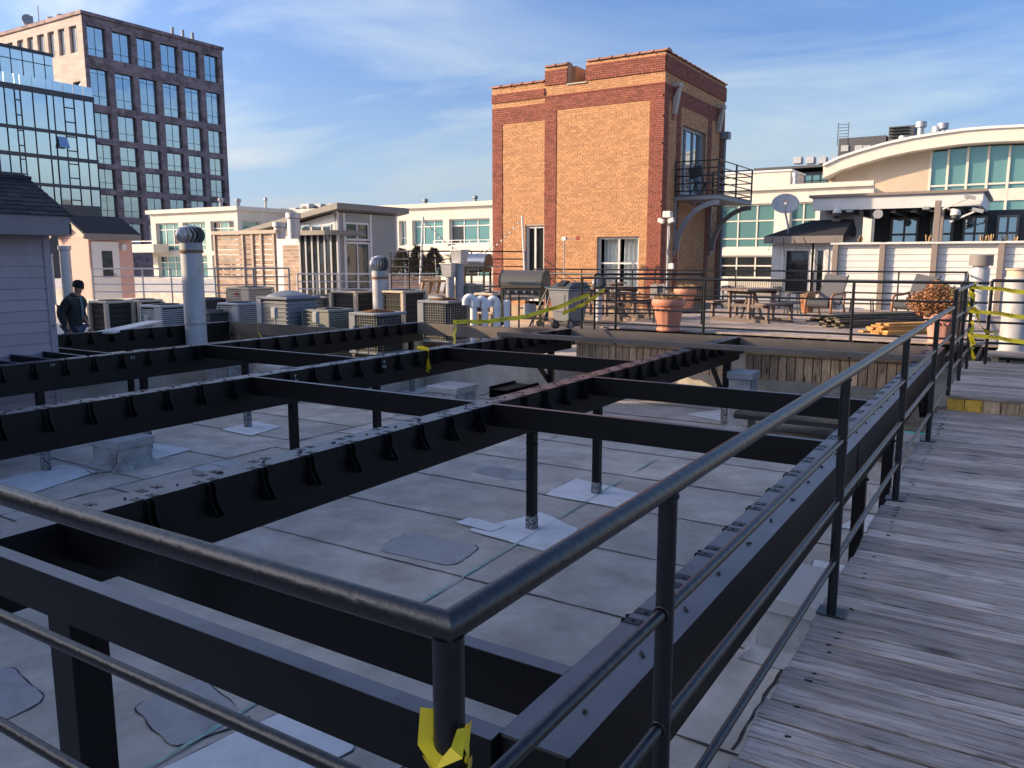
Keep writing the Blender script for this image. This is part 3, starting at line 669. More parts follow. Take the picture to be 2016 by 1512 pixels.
MB().add([(XE+.02,1.5,ZE),(XE+.02,6.64,ZE),(XRG,6.64,ZRG),(XRG,1.5,ZRG),(2*XRG-XE,1.5,ZE),(2*XRG-XE,6.64,ZE)], [(0,1,2,3),(3,2,5,4),(0,3,4),(1,5,2)]).build('roof_plane', M['shingle'], gh)
sv = Vector((XRG-XE, 0, ZRG-ZE)); SL = sv.length; sv.normalize(); sn = Vector((-sv.z, 0, sv.x)); 
if sn.z < 0: sn = -sn
nr = int(SL/.135)
for r_ in range(nr+1):
    y = 3.6 + random.uniform(0, .3)
    while y < 6.64:
        w2 = random.uniform(.16, .34); y1 = min(y+w2, 6.65); b0 = Vector((XE+.03, 0, ZE)) + sv*(r_*.135); b1 = b0 + sv*.2
        t = .012+random.uniform(0, .006)
        vs = []
        for q, tt in ((b0, t), (b1, .003)):
            for yy in (y+.004, y1-.004):
                vs += [q+Vector((0,yy,0))+sn*.001, q+Vector((0,yy,0))+sn*tt]
        MB().add(vs, [(0,1,3,2),(4,6,7,5),(0,4,5,1),(2,3,7,6),(1,5,7,3),(0,2,6,4)]).build('shingle', M['shingle'], gh); y = y1
MB().box(XRG-.12, XRG+.12, 1.5, 6.64, ZRG-.02, ZRG+.03).build('ridge_cap', M['shingle'], gh)
MB().box(XRG*2-XE, XE, 6.60, 6.635, 1.95, 2.1).build('gable_trim', M['trim_grey'], gh)
MB().box(XH+.027, XH+.05, YH-.06, YH-.03, .62, .64).build('hook', M['rust'], gh)

# -------- brick tower
TX0, TX1, TY0, TY1 = -16.04, -9.76, 24.3, 30.2
tw = thing('brick_tower', 'two storey tan and red brick tower with iron balcony, sunlit', 'building', ((TX0+TX1)/2, (TY0+TY1)/2, 0))
def top_front(x): return 7.4 if x < -13.93 else (7.84 if x < -13.1 else (7.2 if x < -12.42 else 7.84))
fr_open = [(-11.94, -10.47, .55, 2.31), (-14.69, -13.94, .0, 2.73)]
rt_open = [(25.95, 28.2, 3.72, 5.9)]
def front_red(x, z):
    if x > -13.49 or x > -13.94 and z < 7.84:
        if -13.94 < x < -13.49 and z < 6.95: return True
        if z > 7.7: return False
        if z > 7.25: return True
        if z > 6.95: return False
        if z > 6.45: return True
        return x > -10.2
    if z > 7.22: return False
    if z > 6.93: return True
    if z > 6.75: return False
    if z > 6.17: return True
    return x < -15.62
def right_red(y, z):
    if z > 7.7: return False
    if z > 7.25: return True
    if z > 6.95: return False
    if z > 6.45: return True
    if y < 24.68 or 25.42 < y < 25.76 or 28.42 < y < 28.8 or y > 29.72: return True
    return (24.95 < y < 25.15 and 5.9 < z < 6.15)
BL, BH, CH = .203, .0575, .0677
cand = []; acc = {True: MB(), False: MB()}
def lay(face):
    L0, L1 = (TX0, TX1) if face == 'f' else (TY0, TY1)
    def state(c, zc):
        op = fr_open if face == 'f' else rt_open
        if face == 'f' and zc > top_front(c)-.02: return None
        if any(q[0] < c < q[1] and q[2]-.03 < zc < q[3]+.03 for q in op): return None
        return front_red(c, zc) if face == 'f' else right_red(c, zc)
    row = 0; z = .02
    while z < 7.80:
        zc = z+BH/2; runs = []; u = L0+.005
        while u < L1:
            st = state(u, zc)
            if not runs or runs[-1][2] != st: runs.append([u-.005, u+.005, st])
            else: runs[-1][1] = u+.005
            u += .01
        bl = BL/2 if (row % 6) == 5 else BL
        for r0, r1, st in runs:
            if st is None: continue
            u = r0 - ((row % 2)*BL/2 + random.uniform(0, .07))
            while u < r1-.005:
                a = max(u, r0); b = min(u+bl, r1)-.009; u += bl
                if b-a < .012: continue
                if face == 'f' and r1 > L1-.02 and u >= r1: b = L1+.03
                pr = random.uniform(-.002, .003)
                if st and zc > 7.2 or (face == 'f' and zc > 6.9 and a < -13.94 and st): pr += .045
                elif st: pr += .018
                if face == 'f': box = (a, b, TY0-.012-pr, TY0+.02, z, z+BH)
                else: box = (TX1-.02, TX1+.012+pr, a, b, z, z+BH)
                if face == 'f' and st and a > -10.25 and 1.2 < zc < 6.4 and b-a > .17: cand.append(box); continue
                m_ = acc[st]; x0, x1, y0, y1, z0, z1 = box
                if face == 'f': m_.add([(x0,y1,z0),(x1,y1,z0),(x1,y1,z1),(x0,y1,z1),(x0,y0,z0),(x1,y0,z0),(x1,y0,z1),(x0,y0,z1)], [(4,5,6,7),(0,4,7,3),(1,2,6,5),(0,1,5,4),(3,7,6,2)])
                else: m_.add([(x0,y0,z0),(x0,y1,z0),(x0,y1,z1),(x0,y0,z1),(x1,y0,z0),(x1,y1,z0),(x1,y1,z1),(x1,y0,z1)], [(4,5,6,7),(0,4,7,3),(1,2,6,5),(0,1,5,4),(3,7,6,2)])
        z += CH; row += 1
lay('f'); lay('r')
cand.sort(key=lambda b: -b[4])
bmesh_ = {}
for b in cand[:290]:
    key = round(b[1]-b[0], 3)
    if key not in bmesh_: bmesh_[key] = mesh_of(MB().box(0, b[1]-b[0], -.032, 0, 0, BH), 'brick', M['brick_red'])
    inst('brick', bmesh_[key], tw, (b[0], TY0+.014+(b[2]-TY0+.016), b[4]))
for b in cand[290:]: acc[True].box(*b)
for k_, nme in ((True, 'red_brickwork'), (False, 'tan_brickwork')): acc[k_].build(nme, M['brick_red' if k_ else 'brick_tan'], tw, fixn=False, kind='stuff')
mw = MB(); 
# mortar backing with openings left free
def wallgrid(mb, face, L0, L1, z0, z1f, opens):
    cuts = sorted(set([L0, L1] + [q for o in opens for q in o[:2]]) | ({-13.93, -13.1, -12.42} if face == 'f' else set()))
    for i in range(len(cuts)-1):
        a, b = cuts[i], cuts[i+1]; c = (a+b)/2; zt = z1f(c)
        zs = [(z0, zt)]
        for o in opens:
            if o[0] < c < o[1]: zs = [(z0, o[2]), (o[3], zt)]
        for s0, s1 in zs:
            if s1-s0 < .01: continue
            if face == 'f': mb.box(a, b, TY0, TY0+.3, s0, s1)
            else: mb.box(TX1-.3, TX1, a, b, s0, s1)
wallgrid(mw, 'f', TX0, TX1-.3, -1, top_front, fr_open); wallgrid(mw, 'r', TY0, TY1, -1, lambda c: 7.84, rt_open)
mw.box(TX0, TX0+.3, TY0+.3, TY1, -1, 7.4); mw.box(TX0+.3, TX1-.3, TY1-.3, TY1, -1, 7.6)
mw.build('wall', M['mortar'], tw)
MB().box(TX0+.3, TX1-.3, TY0+.3, TY1-.3, 6.7, 6.8).box(TX0+.35, TX1-.4, TY0+1.6, TY0+1.7, 0, 6.7).build('roof_deck', M['dark'], tw)
# clay coping tiles
def coping(u0, u1, z, face, n):
    for i in range(n):
        a = u0+(u1-u0)*i/n; b = u0+(u1-u0)*(i+1)/n
        mb = MB(); prof = [(-.2,0),(-.2,.03),(-.12,.07),(0,.09),(.12,.07),(.2,.03),(.2,0)]
        if face == 'f': mb.prism([(TY0+.13+p, z+q) for p, q in prof], 'x', a+.01, b-.02); mb.prism([(TY0+.13+p*1.12, z+q*1.15) for p, q in prof], 'x', b-.08, b-.0)
        else: mb.prism([(TX1-.13+p, z+q) for p, q in prof], 'y', a+.01, b-.02); mb.prism([(TX1-.13+p*1.12, z+q*1.15) for p, q in prof], 'y', b-.08, b)
        mb.build('coping_tile', M['clay'], tw)
coping(TX0-.05, -13.95, 7.4, 'f', 5); coping(-12.42, TX1+.1, 7.84, 'f', 6); coping(TY0+.35, TY1, 7.84, 'r', 13); coping(-13.95, -13.1, 7.84, 'f', 2)
MB().box(-13.12, -12.4, TY0-.06, TY0+.32, 7.2, 7.24).build('sill', M['stone'], tw)
MB().box(-13.1, -12.95, TY0+.3, TY0+1.6, 6.8, 7.84).box(-12.6, -12.42, TY0+.3, TY0+1.6, 6.8, 7.84).build('parapet_return', M['brick_tan'], tw)
MB().cyl((-12.75, TY0+1.0, 7.2), (-12.6, TY0+1.1, 7.75), .12, 10).bar((-12.9, TY0+.9, 7.2), (-12.5, TY0+.9, 7.7), .06, .06).build('roof_vent', M['galvd'], tw)
for z in (7.72, 6.93):
    MB().box(TX0-.02 if z < 7 else -12.42, TX1+.05, TY0-.05, TY0, z-.03, z+.01).build('string_course', M['brick_red'], tw)
# windows and doors of the tower
wf = window(tw, Vector((TX0, TY0, 0)), X_, -Y_, -11.94-TX0, -10.47-TX0, .55, 2.31, (.5,), (.52,), .07, .12, 'white', 'glass_open')
cv = MB(); 
for i in range(40):
    x0 = -11.85+.0328*i; y0 = TY0+.36+.03*math.sin(i*1.3); y1 = TY0+.36+.03*math.sin((i+1)*1.3)
    if 18 <= i <= 21: continue
    cv.quad((x0,y0,.6),(x0+.0328,y1,.6),(x0+.0328,y1,2.25),(x0,y0,2.25))
for p in wf.children:                                      # clear enough to show the curtains
    p.data.materials.clear(); 
m_, t_, b_ = mk('clear_pane'); b_.inputs['Transmission Weight'].default_value = 1; b_.inputs['Roughness'].default_value = .02; b_.inputs['IOR'].default_value = 1.1; b_.inputs['Base Color'].default_value = (.9,.95,.95,1); M['clear'] = m_
for p in wf.children: p.data.materials.append(M['clear'])
cv.build('curtain', M['curtain'], tw, smooth=1)
MB().box(-11.99, -10.42, TY0-.05, TY0+.1, .5, .56).build('sill', M['stone'], tw)
window(tw, Vector((TX0, TY0, 0)), X_, -Y_, -14.69-TX0, -13.94-TX0, .16, 2.73, (.46,), (), .08, .1, 'white', 'glass_dark', name='sliding_door')
window(tw, Vector((TX1, TY0, 0)), Y_, X_, 25.95-TY0, 28.2-TY0, 3.74, 5.9, (.3, .62), (), .09, .14, 'paleunit', 'glass_win', name='balcony_door')
for y_ in (25.05, 29.4):
    MB().add([(TX1+.05,y_-.12,6.55),(TX1+.25,y_-.12,6.9),(TX1+.25,y_+.12,6.9),(TX1+.05,y_+.12,6.55),(TX1+.02,y_-.1,6.1),(TX1+.12,y_-.1,6.1),(TX1+.12,y_+.1,6.1),(TX1+.02,y_+.1,6.1)], [(0,1,2,3),(4,7,6,5),(0,4,5,1),(1,5,6,2),(2,6,7,3),(3,7,4,0)]).box(TX1+.01, TX1+.27, y_-.14, y_+.14, 6.9, 7.02).build('scupper', M['stone'], tw)
MB().cyl((TX1+.14, 29.9, .0), (TX1+.14, 29.9, 5.9), .06, 10).box(TX1+.02, TX1+.32, 29.75, 30.05, 5.9, 6.15).build('downspout', M['greyunit'], tw, smooth=40)
# balcony
BX, BY0, BY1, BZ = -8.28, 25.35, 29.0, 3.62
bal = MB().box(TX1+.02, BX, BY0, BY1, BZ-.16, BZ-.03).build('balcony', M['greyunit'], tw, bevel=.01)
MB().box(TX1+.03, BX+.01, BY0-.008, BY1+.008, BZ-.03, BZ).build('balcony_floor', M['dark'], bal)
for (a, b) in (((TX1+.05, BY0), (BX-.03, BY0)), ((BX-.03, BY0), (BX-.03, BY1)), ((BX-.03, BY1), (TX1+.05, BY1))):
    for i in range(5): MB().cyl((a[0], a[1], BZ+.12+.23*i), (b[0], b[1], BZ+.12+.23*i), .02, 8).build('balcony_rail', M['rail'], bal, smooth=40)
for p in ((TX1+.06, BY0), (BX-.03, BY0), (BX-.03, 27.2), (BX-.03, BY1), (TX1+.06, BY1)): MB().cyl((p[0], p[1], BZ), (p[0], p[1], BZ+1.06), .03, 10).build('balcony_post', M['rail'], bal, smooth=40)
for y_ in (BY0+.06, BY1-.06):
    mb = MB(); n = 14; c = (BX, BZ-1.7)      # quarter arc from the wall out to the edge
    for i in range(n):
        q = []
        for t in (i/n, (i+1)/n):
            a = math.pi - t*math.pi/2
            for rr in (0, .12): q.append((BX-.02+(TX1+.06-BX)*-1*math.cos(a)*1.0 + (rr if False else 0), 0))
        a0, a1 = math.pi-(i/n)*math.pi/2, math.pi-((i+1)/n)*math.pi/2
        RXx = BX-TX1-.05; RZ = 1.55
        def P(a, k): return (BX + (RXx-k)*math.cos(a)*1.0, BZ-.18-RZ + (RZ-k)*math.sin(a))
        mb.prism([P(a0, 0), P(a1, 0), P(a1, .15), P(a0, .15)], 'y', y_-.05, y_+.05)
    mb.build('curved_bracket', M['greyunit'], bal)
    MB().box(TX1+.015, TX1+.075, y_-.05, y_+.05, BZ-1.9, BZ-.16).build('bracket_leg', M['greyunit'], bal)
    for (cx_, cz_, rr) in ((TX1+.38, BZ-.55, .26), (TX1+.82, BZ-.34, .15), (TX1+.22, BZ-1.0, .14)):
        MB().tube([(cx_+rr*math.cos(2*math.pi*k/20), y_, cz_+rr*math.sin(2*math.pi*k/20)) for k in range(20)], .012, 6, True).build('scroll_ring', M['greyunit'], bal, smooth=1)
# things on the balcony and tower wall
def folding_chair(label, x, y, z, rz):
    t = thing('chair', label, 'chair', (x, y, z), None); c, s = math.cos(rz), math.sin(rz)
    def T(p): return (x+p[0]*c-p[1]*s, y+p[0]*s+p[1]*c, z+p[2])
    for sx in (-.22, .22):
        MB().bar(T((sx,-.2,0)), T((sx,.2,.95)), .03, .03).build('leg', M['dark'], t); MB().bar(T((sx,.22,0)), T((sx,-.15,.45)), .03, .03).build('leg', M['dark'], t)
    MB().bar(T((0,-.2,.44)), T((0,.1,.44)), .44, .03).build('seat', M['dark'], t); MB().bar(T((0,.1,.6)), T((0,.2,.95)), .44, .02, (0,1,0)).build('backrest', M['dark'], t)
folding_chair('dark folding chair on the iron balcony', -9.2, 26.1, BZ, R(70))
wc = thing('weather_camera', 'white twin floodlight and camera head on a pole by the tower corner', 'camera', (-9.3, 24.0, ZP))
c0 = aty(1317, 427, 24.0)
MB().cyl((c0.x, c0.y, ZP), (c0.x, c0.y, c0.z), .035, 10).build('pole', M['paleunit'], wc, smooth=40)
MB().cbox((c0.x-.02, c0.y-.05, c0.z+.07), (.26,.22,.2)).build('housing', M['white'], wc, bevel=.02)
for dx in (-.2, .13): MB().cbox((c0.x+dx, c0.y-.12, c0.z-.12), (.2,.12,.14), Matrix.Rotation(R(20 if dx < 0 else -20), 3, 'Y')).build('floodlight', M['white'], wc, bevel=.02)
bx = aty(1320, 524, 24.0); MB().cbox((bx.x+.03, bx.y, bx.z), (.16,.1,.18)).build('outlet_box', M['white'], wc, bevel=.01)
MB().tube([(c0.x+.03, c0.y-.04, c0.z-.1), (c0.x+.06, c0.y-.04, c0.z-.6), (c0.x-.02, c0.y-.05, c0.z-1.1), (bx.x+.04, bx.y-.05, bx.z+.1)], .012, 6).build('cable', M['paleunit'], wc, smooth=1)
an = thing('anemometer', 'thin mast with crossbar and cups standing before the brick tower wall', 'mast', (-12.9, 23.0, ZP))
a0 = aty(1111, 470, 23.0); MB().cyl((a0.x, a0.y, ZP), (a0.x, a0.y, a0.z), .018, 8).build('mast', M['galvd'], an, smooth=40)
MB().cyl((a0.x-.2, a0.y, a0.z), (a0.x+.5, a0.y, a0.z), .012, 8).build('crossbar', M['galvd'], an, smooth=40); MB().cbox((a0.x, a0.y, a0.z), (.14,.1,.12)).build('head', M['white'], an)
MB().cbox((a0.x+.48, a0.y, a0.z+.01), (.12,.03,.12)).build('vane', M['redlabel'], an)
# -------- tall brown brick office block
cb = at(160, 27, 120); XB, YB, ZBt = cb.x, cb.y, cb.z
YB1 = atx(437, 97, XB).y
ob_ = thing('office_building', 'tall dark brown brick office block with rows of big windows', 'building', (XB-20, YB+15, -16))
o_ = Vector((XB, YB, 0)); Wb = YB1-YB
cols = [(atx(a, 80, XB).y-YB, atx(b, 80, XB).y-YB) for a, b in ((172,209),(221,258),(269,304),(315,349),(358,390),(400,428))]
rws = [(atx(195, b, XB).z, atx(195, a, XB).z) for a, b in ((54,112),(136,206),(221,271),(283,321),(331,370),(382,426),(438,480))][::-1]
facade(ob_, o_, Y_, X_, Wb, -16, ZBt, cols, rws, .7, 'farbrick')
MB().box(XB-45, XB-.75, YB+.8, YB1, -16, ZBt-.6).build('core', M['band'], ob_)
for i, c in enumerate(cols):
    for j, r_ in enumerate(rws):
        window(ob_, o_, Y_, X_, c[0], c[1], r_[0], r_[1], (.5,), ((.3,) if j < 5 else (.25,)) if j != 5 else (.25, .88), .07, .5, 'mullion', 'glass_win')
colsL = sorted([(aty(a, 75, YB).x-(XB-60), aty(b, 75, YB).x-(XB-60)) for a, b in ((137,152),(115,128),(94,107),(73,87),(53,65),(33,45),(12,24),(-12,2))])
zl0, zl1 = aty(145, 104, YB).z, aty(145, 50, YB).z
rl_ = [(zl0-9, zl0-4.2), (zl0, zl1)]
facade(ob_, Vector((XB-60, YB-.02, 0)), X_, -Y_, 59.98, -16, ZBt, colsL, rl_, .7, 'farbrick_lit')
for c in colsL:
    for r_ in rl_: window(ob_, Vector((XB-60, YB, 0)), X_, -Y_, c[0], c[1], r_[0], r_[1], (.5,), (), .12, .45, 'mullion', 'curtain' if r_[0] > zl0-1 else 'glass_win')
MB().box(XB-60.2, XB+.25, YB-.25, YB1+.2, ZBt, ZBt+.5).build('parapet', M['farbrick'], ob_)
for u_ in (340, 360, 379):
    p = atx(u_, 70, XB-1); MB().cyl((p.x, p.y, ZBt), (p.x, p.y, ZBt+1.9), .25, 8).build('roof_pipe', M['galvd'], ob_)
p = aty(62, 45, YB+3); MB().cyl((p.x, p.y, ZBt), (p.x, p.y, ZBt+3.2), .3, 8).build('antenna', M['galvd'], ob_); MB().cyl((p.x-.2, p.y-.5, ZBt+2.4), (p.x+.5, p.y-.9, ZBt+2.5), .8, 12).cyl((p.x+2.2, p.y, ZBt), (p.x+2.2, p.y, ZBt+4.5), .08, 6).build('antenna_dish', M['galvd'], ob_)
for u_ in (100, 119): p = aty(u_, 40, YB+2); MB().cyl((p.x, p.y, ZBt), (p.x, p.y, ZBt+1.6), .35, 8).cyl((p.x, p.y, ZBt+1.3), (p.x, p.y, ZBt+1.7), .6, 8).build('roof_pipe', M['galvd'], ob_)
# glass wing in front of it
gc = at(186, 195, 96); XG = gc.x
gw = thing('glass_building', 'blue glass curtain wall building with slate bands before the brick block', 'building', (XG-8, gc.y-15, -16))
us = [-60, -40, -22, -8, 13, 33, 44, 68, 95, 108, 128, 148, 168, 186]
ysg = [atx(u_, 230, XG).y for u_ in us]
zr = [(202,267),(273,315),(322,368),(374,406)]
zrow = [(atx(186, b, XG).z, atx(186, a, XG).z) for a, b in zr]
MB().box(XG-14, XG-.35, ysg[0], ysg[-1]-.1, -16, atx(186,192,XG).z-.1).build('core', M['band'], gw)
bz = [atx(186,192,XG).z] + [q for r_ in zrow for q in (r_[1], r_[0])]
mb = MB()
for i in range(0, len(bz), 2):
    if i+1 < len(bz): mb.box(XG-.35, XG+.12, ysg[0], ysg[-1]+.05, bz[i+1], bz[i])
mb.box(XG-.35, XG+.05, ysg[0], ysg[-1], -16, zrow[-1][0]); mb.build('spandrel_band', M['band'], gw)
for r_ in zrow:
    for i in range(len(ysg)-1):
        e = random.uniform(-.01, .01)
        MB().add([(XG-.05+e, ysg[i]+.06, r_[0]), (XG-.05-e, ysg[i+1]-.06, r_[0]), (XG-.05-e, ysg[i+1]-.06, r_[1]), (XG-.05+e, ysg[i]+.06, r_[1]), (XG-.3, ysg[i]+.06, r_[0]), (XG-.3, ysg[i+1]-.06, r_[0]), (XG-.3, ysg[i+1]-.06, r_[1]), (XG-.3, ysg[i]+.06, r_[1])],
                 [(0,1,2,3),(4,7,6,5),(0,3,7,4),(1,5,6,2),(3,2,6,7),(0,4,5,1)]).build('pane', M['glass_blue'], gw)
        if i in (5, 10): 
            zc = r_[0]+(r_[1]-r_[0])*.3
            [MB().box(XG-.04, XG+.03, ysg[i]+.05, ysg[i+1]-.05, q-.06, q+.06).build('sash_bar', M['mullion'], gw) for q in (zc, zc+1.6)]
    for y_ in ysg: MB().box(XG-.3, XG+.06, y_-.03, y_+.03, r_[0], r_[1]).build('mullion', M['mullion'], gw)
p0 = atx(113, 268, XG); p1 = atx(133, 292, XG)
MB().add([(XG+.02, p0.y, p0.z), (XG+.02, p1.y, p0.z), (XG+.55, p1.y, p1.z), (XG+.55, p0.y, p1.z), (XG, p0.y, p0.z-.05), (XG, p1.y, p0.z-.05), (XG+.5, p1.y, p1.z-.06), (XG+.5, p0.y, p1.z-.06)], [(0,1,2,3),(4,7,6,5),(0,3,7,4),(1,5,6,2),(3,2,6,7),(0,4,5,1)]).build('open_sash', M['glass_blue'], gw)
zb0, zb1 = atx(186,192,XG).z, atx(186,174,XG).z
for i in range(len(ysg)-1): MB().box(XG-.1, XG-.02, ysg[i]+.05, ysg[i+1]-.05, zb0+.02, zb1).build('balustrade_pane', M['glass_blue'], gw)
X2 = XG-5; y_e = atx(105,130,X2).y
us2 = [-60,-38,-18,0,22,45,66,88,105]; ys2 = [atx(u_,130,X2).y for u_ in us2]; zt2 = atx(105,108,X2).z; zm2 = atx(105,132,X2).z
MB().box(X2-9, X2-.3, ys2[0], y_e, zb0-.2, zt2).build('core', M['band'], gw)
for (a, b) in ((zb0-.1, zm2), (zm2+.1, zt2-.3)):
    for i in range(len(ys2)-1): MB().box(X2-.28, X2, ys2[i]+.06, ys2[i+1]-.06, a, b).build('pane', M['glass_blue'], gw)
MB().box(X2-.28, X2+.05, ys2[0], y_e+.05, zt2-.28, zt2+.1).build('parapet', M['band'], gw)

# -------- white apartment building
pc = at(467, 414, 70); YW, XW, ZW = pc.y, pc.x, pc.z
ap = thing('apartment_building', 'long cream apartment building with teal windows behind the roof houses', 'building', (XW, YW+8, -16))
XL = aty(295, 417, YW).x; o1 = Vector((XL, YW, 0))
cw = [(aty(a,440,YW).x-XL, aty(b,440,YW).x-XL) for a, b in ((306,351),(359,404),(414,461))]
rw_ = [(aty(380,b,YW).z, aty(380,a,YW).z) for a, b in ((437,494),(503,560))][::-1]
facade(ap, o1, X_, -Y_, XW-XL-.51, -16, ZW, cw, rw_, .5, 'cream')
for c in cw:
    for r_ in rw_: window(ap, o1, X_, -Y_, c[0], c[1], r_[0], r_[1], (.33,.67), (.22,.76), .1, .3, 'white', 'glass_teal', 'glass_dark')
Y2 = atx(575, 421, XW).y; o2 = Vector((XW, YW-.02, 0))
cw2 = [(atx(477,440,XW).y-YW, atx(515,440,XW).y-YW), (atx(530,440,XW).y-YW, atx(560,440,XW).y-YW)]
rr2 = [(atx(490,545,XW).z, atx(490,503,XW).z), (atx(490,470,XW).z, atx(490,434,XW).z)]
facade(ap, o2, Y_, X_, Y2-YW, -16, ZW, cw2, rr2, .5, 'cream')
for c in cw2:
    for r_ in rr2: window(ap, o2, Y_, X_, c[0], c[1], r_[0], r_[1], (.5,), (.5,), .1, .3, 'white', 'glass_teal')
XR_ = aty(1010, 410, Y2).x; o3 = Vector((XW, Y2, 0))
cw3 = [(aty(a,440,Y2).x-XW, aty(b,440,Y2).x-XW) for a, b in ((600,640),(655,700),(720,765),(785,800),(811,872),(884,964))]
rr3 = [(aty(840,b,Y2).z, aty(840,a,Y2).z) for a, b in ((433,483),(505,545))][::-1]
facade(ap, o3, X_, -Y_, XR_-XW, -16, ZW, cw3, rr3, .5, 'cream')
for i, c in enumerate(cw3):
    for r_ in rr3: window(ap, o3, X_, -Y_, c[0], c[1], r_[0], r_[1], (.5,) if i < 4 else (.33,.67), (.3,) if i < 4 else (.74,), .1, .3, 'white', 'glass_teal', 'glass_dark' if i == 5 else None)
MB().box(XL, XW-.55, YW+.55, Y2+10, -16, ZW-.15).box(XW-.55, XR_, Y2+.55, Y2+10, -16, ZW-.15).build('core', M['cream'], ap)
MB().box(XL-.3, XW+.3, YW-.3, YW+.2, ZW, ZW+.35).box(XW-.2, XW+.3, YW+.2, Y2, ZW, ZW+.35).box(XW+.3, XR_, Y2-.3, Y2+.2, ZW, ZW+.35).build('cornice', M['cream'], ap)
bl_ = aty(855, 497, Y2-1.2); br_ = aty(1000, 497, Y2-1.2); zt_ = aty(900, 473, Y2-1.2).z
MB().box(bl_.x, br_.x, Y2-1.3, Y2, bl_.z-.15, bl_.z+.1).build('balcony', M['white'], ap)
mb = MB(); 
for i in range(4): mb.bar((bl_.x, Y2-1.25, bl_.z+.25+i*(zt_-bl_.z-.25)/3), (br_.x, Y2-1.25, bl_.z+.25+i*(zt_-bl_.z-.25)/3), .05, .05)
for i in range(9): x_ = bl_.x+(br_.x-bl_.x)*i/8; mb.box(x_-.03, x_+.03, Y2-1.28, Y2-1.22, bl_.z, zt_)
mb.build('balcony_rail', M['white'], ap)
# balcony slab of the wing at left
q0 = aty(266, 497, YW-1.5); q1 = aty(303, 475, YW-1.5); MB().box(q0.x-3, q1.x, YW-1.6, YW, q0.z, q1.z-.25).build('balcony', M['cream'], ap)
MB().bar((q0.x-3, YW-1.5, q1.z+.02), (q1.x, YW-1.5, q1.z+.02), .08, .08).build('balcony_rail', M['white'], ap)
# mechanical things on its roof
vc = 0
def mushroom(label, u, v0, v1, w_, r, nm_='roof_vent', fan=True):
    b = at(u, v1, w_); t_ = at(u, v0, w_)
    t = thing(nm_, label, 'vent', (b.x, b.y, ZW+.2), 'vents on the cream apartment roof')
    MB().cyl((b.x,b.y,ZW-.1), (b.x,b.y,t_.z-.2), r*.6, 10).build('stem', M['galvd'], t, smooth=40)
    MB().lathe([(r*.7,-.35),(r,-.3),(r,-.1),(r*.5,0)], (b.x,b.y,t_.z), 12).build('cap', M['galvd'], t, smooth=40)
L_ = ['roof vent on cream building ' + s for s in ('above its left corner, first', 'above its left corner, second', 'above its left corner, third', 'left of the tall pipe', 'beside the grey shed roof', 'above the right facade, thin', 'above the right facade, tall', 'nearest the brick tower, tall', 'nearest the brick tower, short')]
for i, (u_, v_, r_) in enumerate(((397,408,.55),(417,408,.55),(436,389,.25),(470,391,.28),(524,389,.16),(791,408,.28),(838,391,.28),(936,385,.28),(916,406,.3))): mushroom(L_[i], u_, v_, 418, 74 if u_ < 560 else 84, r_)
ch = thing('rooftop_chiller', 'row of white slanted chiller units on the cream building roof', 'chiller', at(640, 418, 85))
for i in range(4):
    a = at(594+i*23, 418, 85); z0 = a.z-.5; wdt = 1.15
    MB().prism([(a.x-.0, z0), (a.x+wdt*.75, z0), (a.x+wdt*.95, z0+1.35), (a.x-.25, z0+1.35)], 'y', a.y, a.y+2.2).build('chiller_module', M['paleunit'], ch)
    MB().prism([(a.x+.1, z0+.25), (a.x+wdt*.7, z0+.25), (a.x+wdt*.55, z0+1.1), (a.x+.15, z0+1.1)], 'y', a.y-.06, a.y-.01).build('coil_panel', M['dark'], ch)
a = at(548, 418, 86); MB().box(a.x, a.x+2.6, a.y, a.y+2, a.z-.5, a.z+.4).build('control_cabinet', M['paleunit'], ch)
# -------- right: cream building with arched roof
YA = at(1830, 400, 52).y
ar = thing('arched_building', 'cream building with sweeping arched roof and tall teal windows', 'building', (aty(1830,400,YA).x, YA+6, -16))
tops = [(1628,331),(1660,316),(1700,303),(1750,289),(1800,278),(1850,270),(1900,263),(1950,259),(2016,256),(2080,256),(2160,262)]
P_ = [aty(u_, v_, YA) for u_, v_ in tops]
for i in range(len(P_)-1):
    a, b = P_[i], P_[i+1]
    MB().add([(a.x,YA-1.2,a.z-.75),(b.x,YA-1.2,b.z-.75),(b.x,YA-1.2,b.z),(a.x,YA-1.2,a.z),(a.x,YA+9,a.z-.75),(b.x,YA+9,b.z-.75),(b.x,YA+9,b.z),(a.x,YA+9,a.z)], [(0,1,2,3),(4,7,6,5),(0,3,7,4),(1,5,6,2),(3,2,6,7),(0,4,5,1)]).build('roof_segment', M['cream'], ar)
    MB().add([(a.x,YA-1.35,a.z+.005),(b.x,YA-1.35,b.z+.005),(b.x,YA-1.35,b.z+.16),(a.x,YA-1.35,a.z+.16),(a.x,YA+9,a.z+.005),(b.x,YA+9,b.z+.005),(b.x,YA+9,b.z+.16),(a.x,YA+9,a.z+.16)], [(0,1,2,3),(4,7,6,5),(0,3,7,4),(1,5,6,2),(3,2,6,7),(0,4,5,1)]).build('roof_edge', M['white'], ar)
    MB().add([(a.x,YA+.8,-1),(b.x,YA+.8,-1),(b.x,YA+.8,b.z-.76),(a.x,YA+.8,a.z-.76),(a.x,YA+1,-1),(b.x,YA+1,-1),(b.x,YA+1,b.z-.76),(a.x,YA+1,a.z-.76)], [(0,1,2,3),(4,7,6,5),(0,3,7,4),(1,5,6,2),(3,2,6,7),(0,4,5,1)]).build('back_wall', M['tanwall'], ar)
xl, xr = P_[0].x+.6, aty(1828,400,YA).x
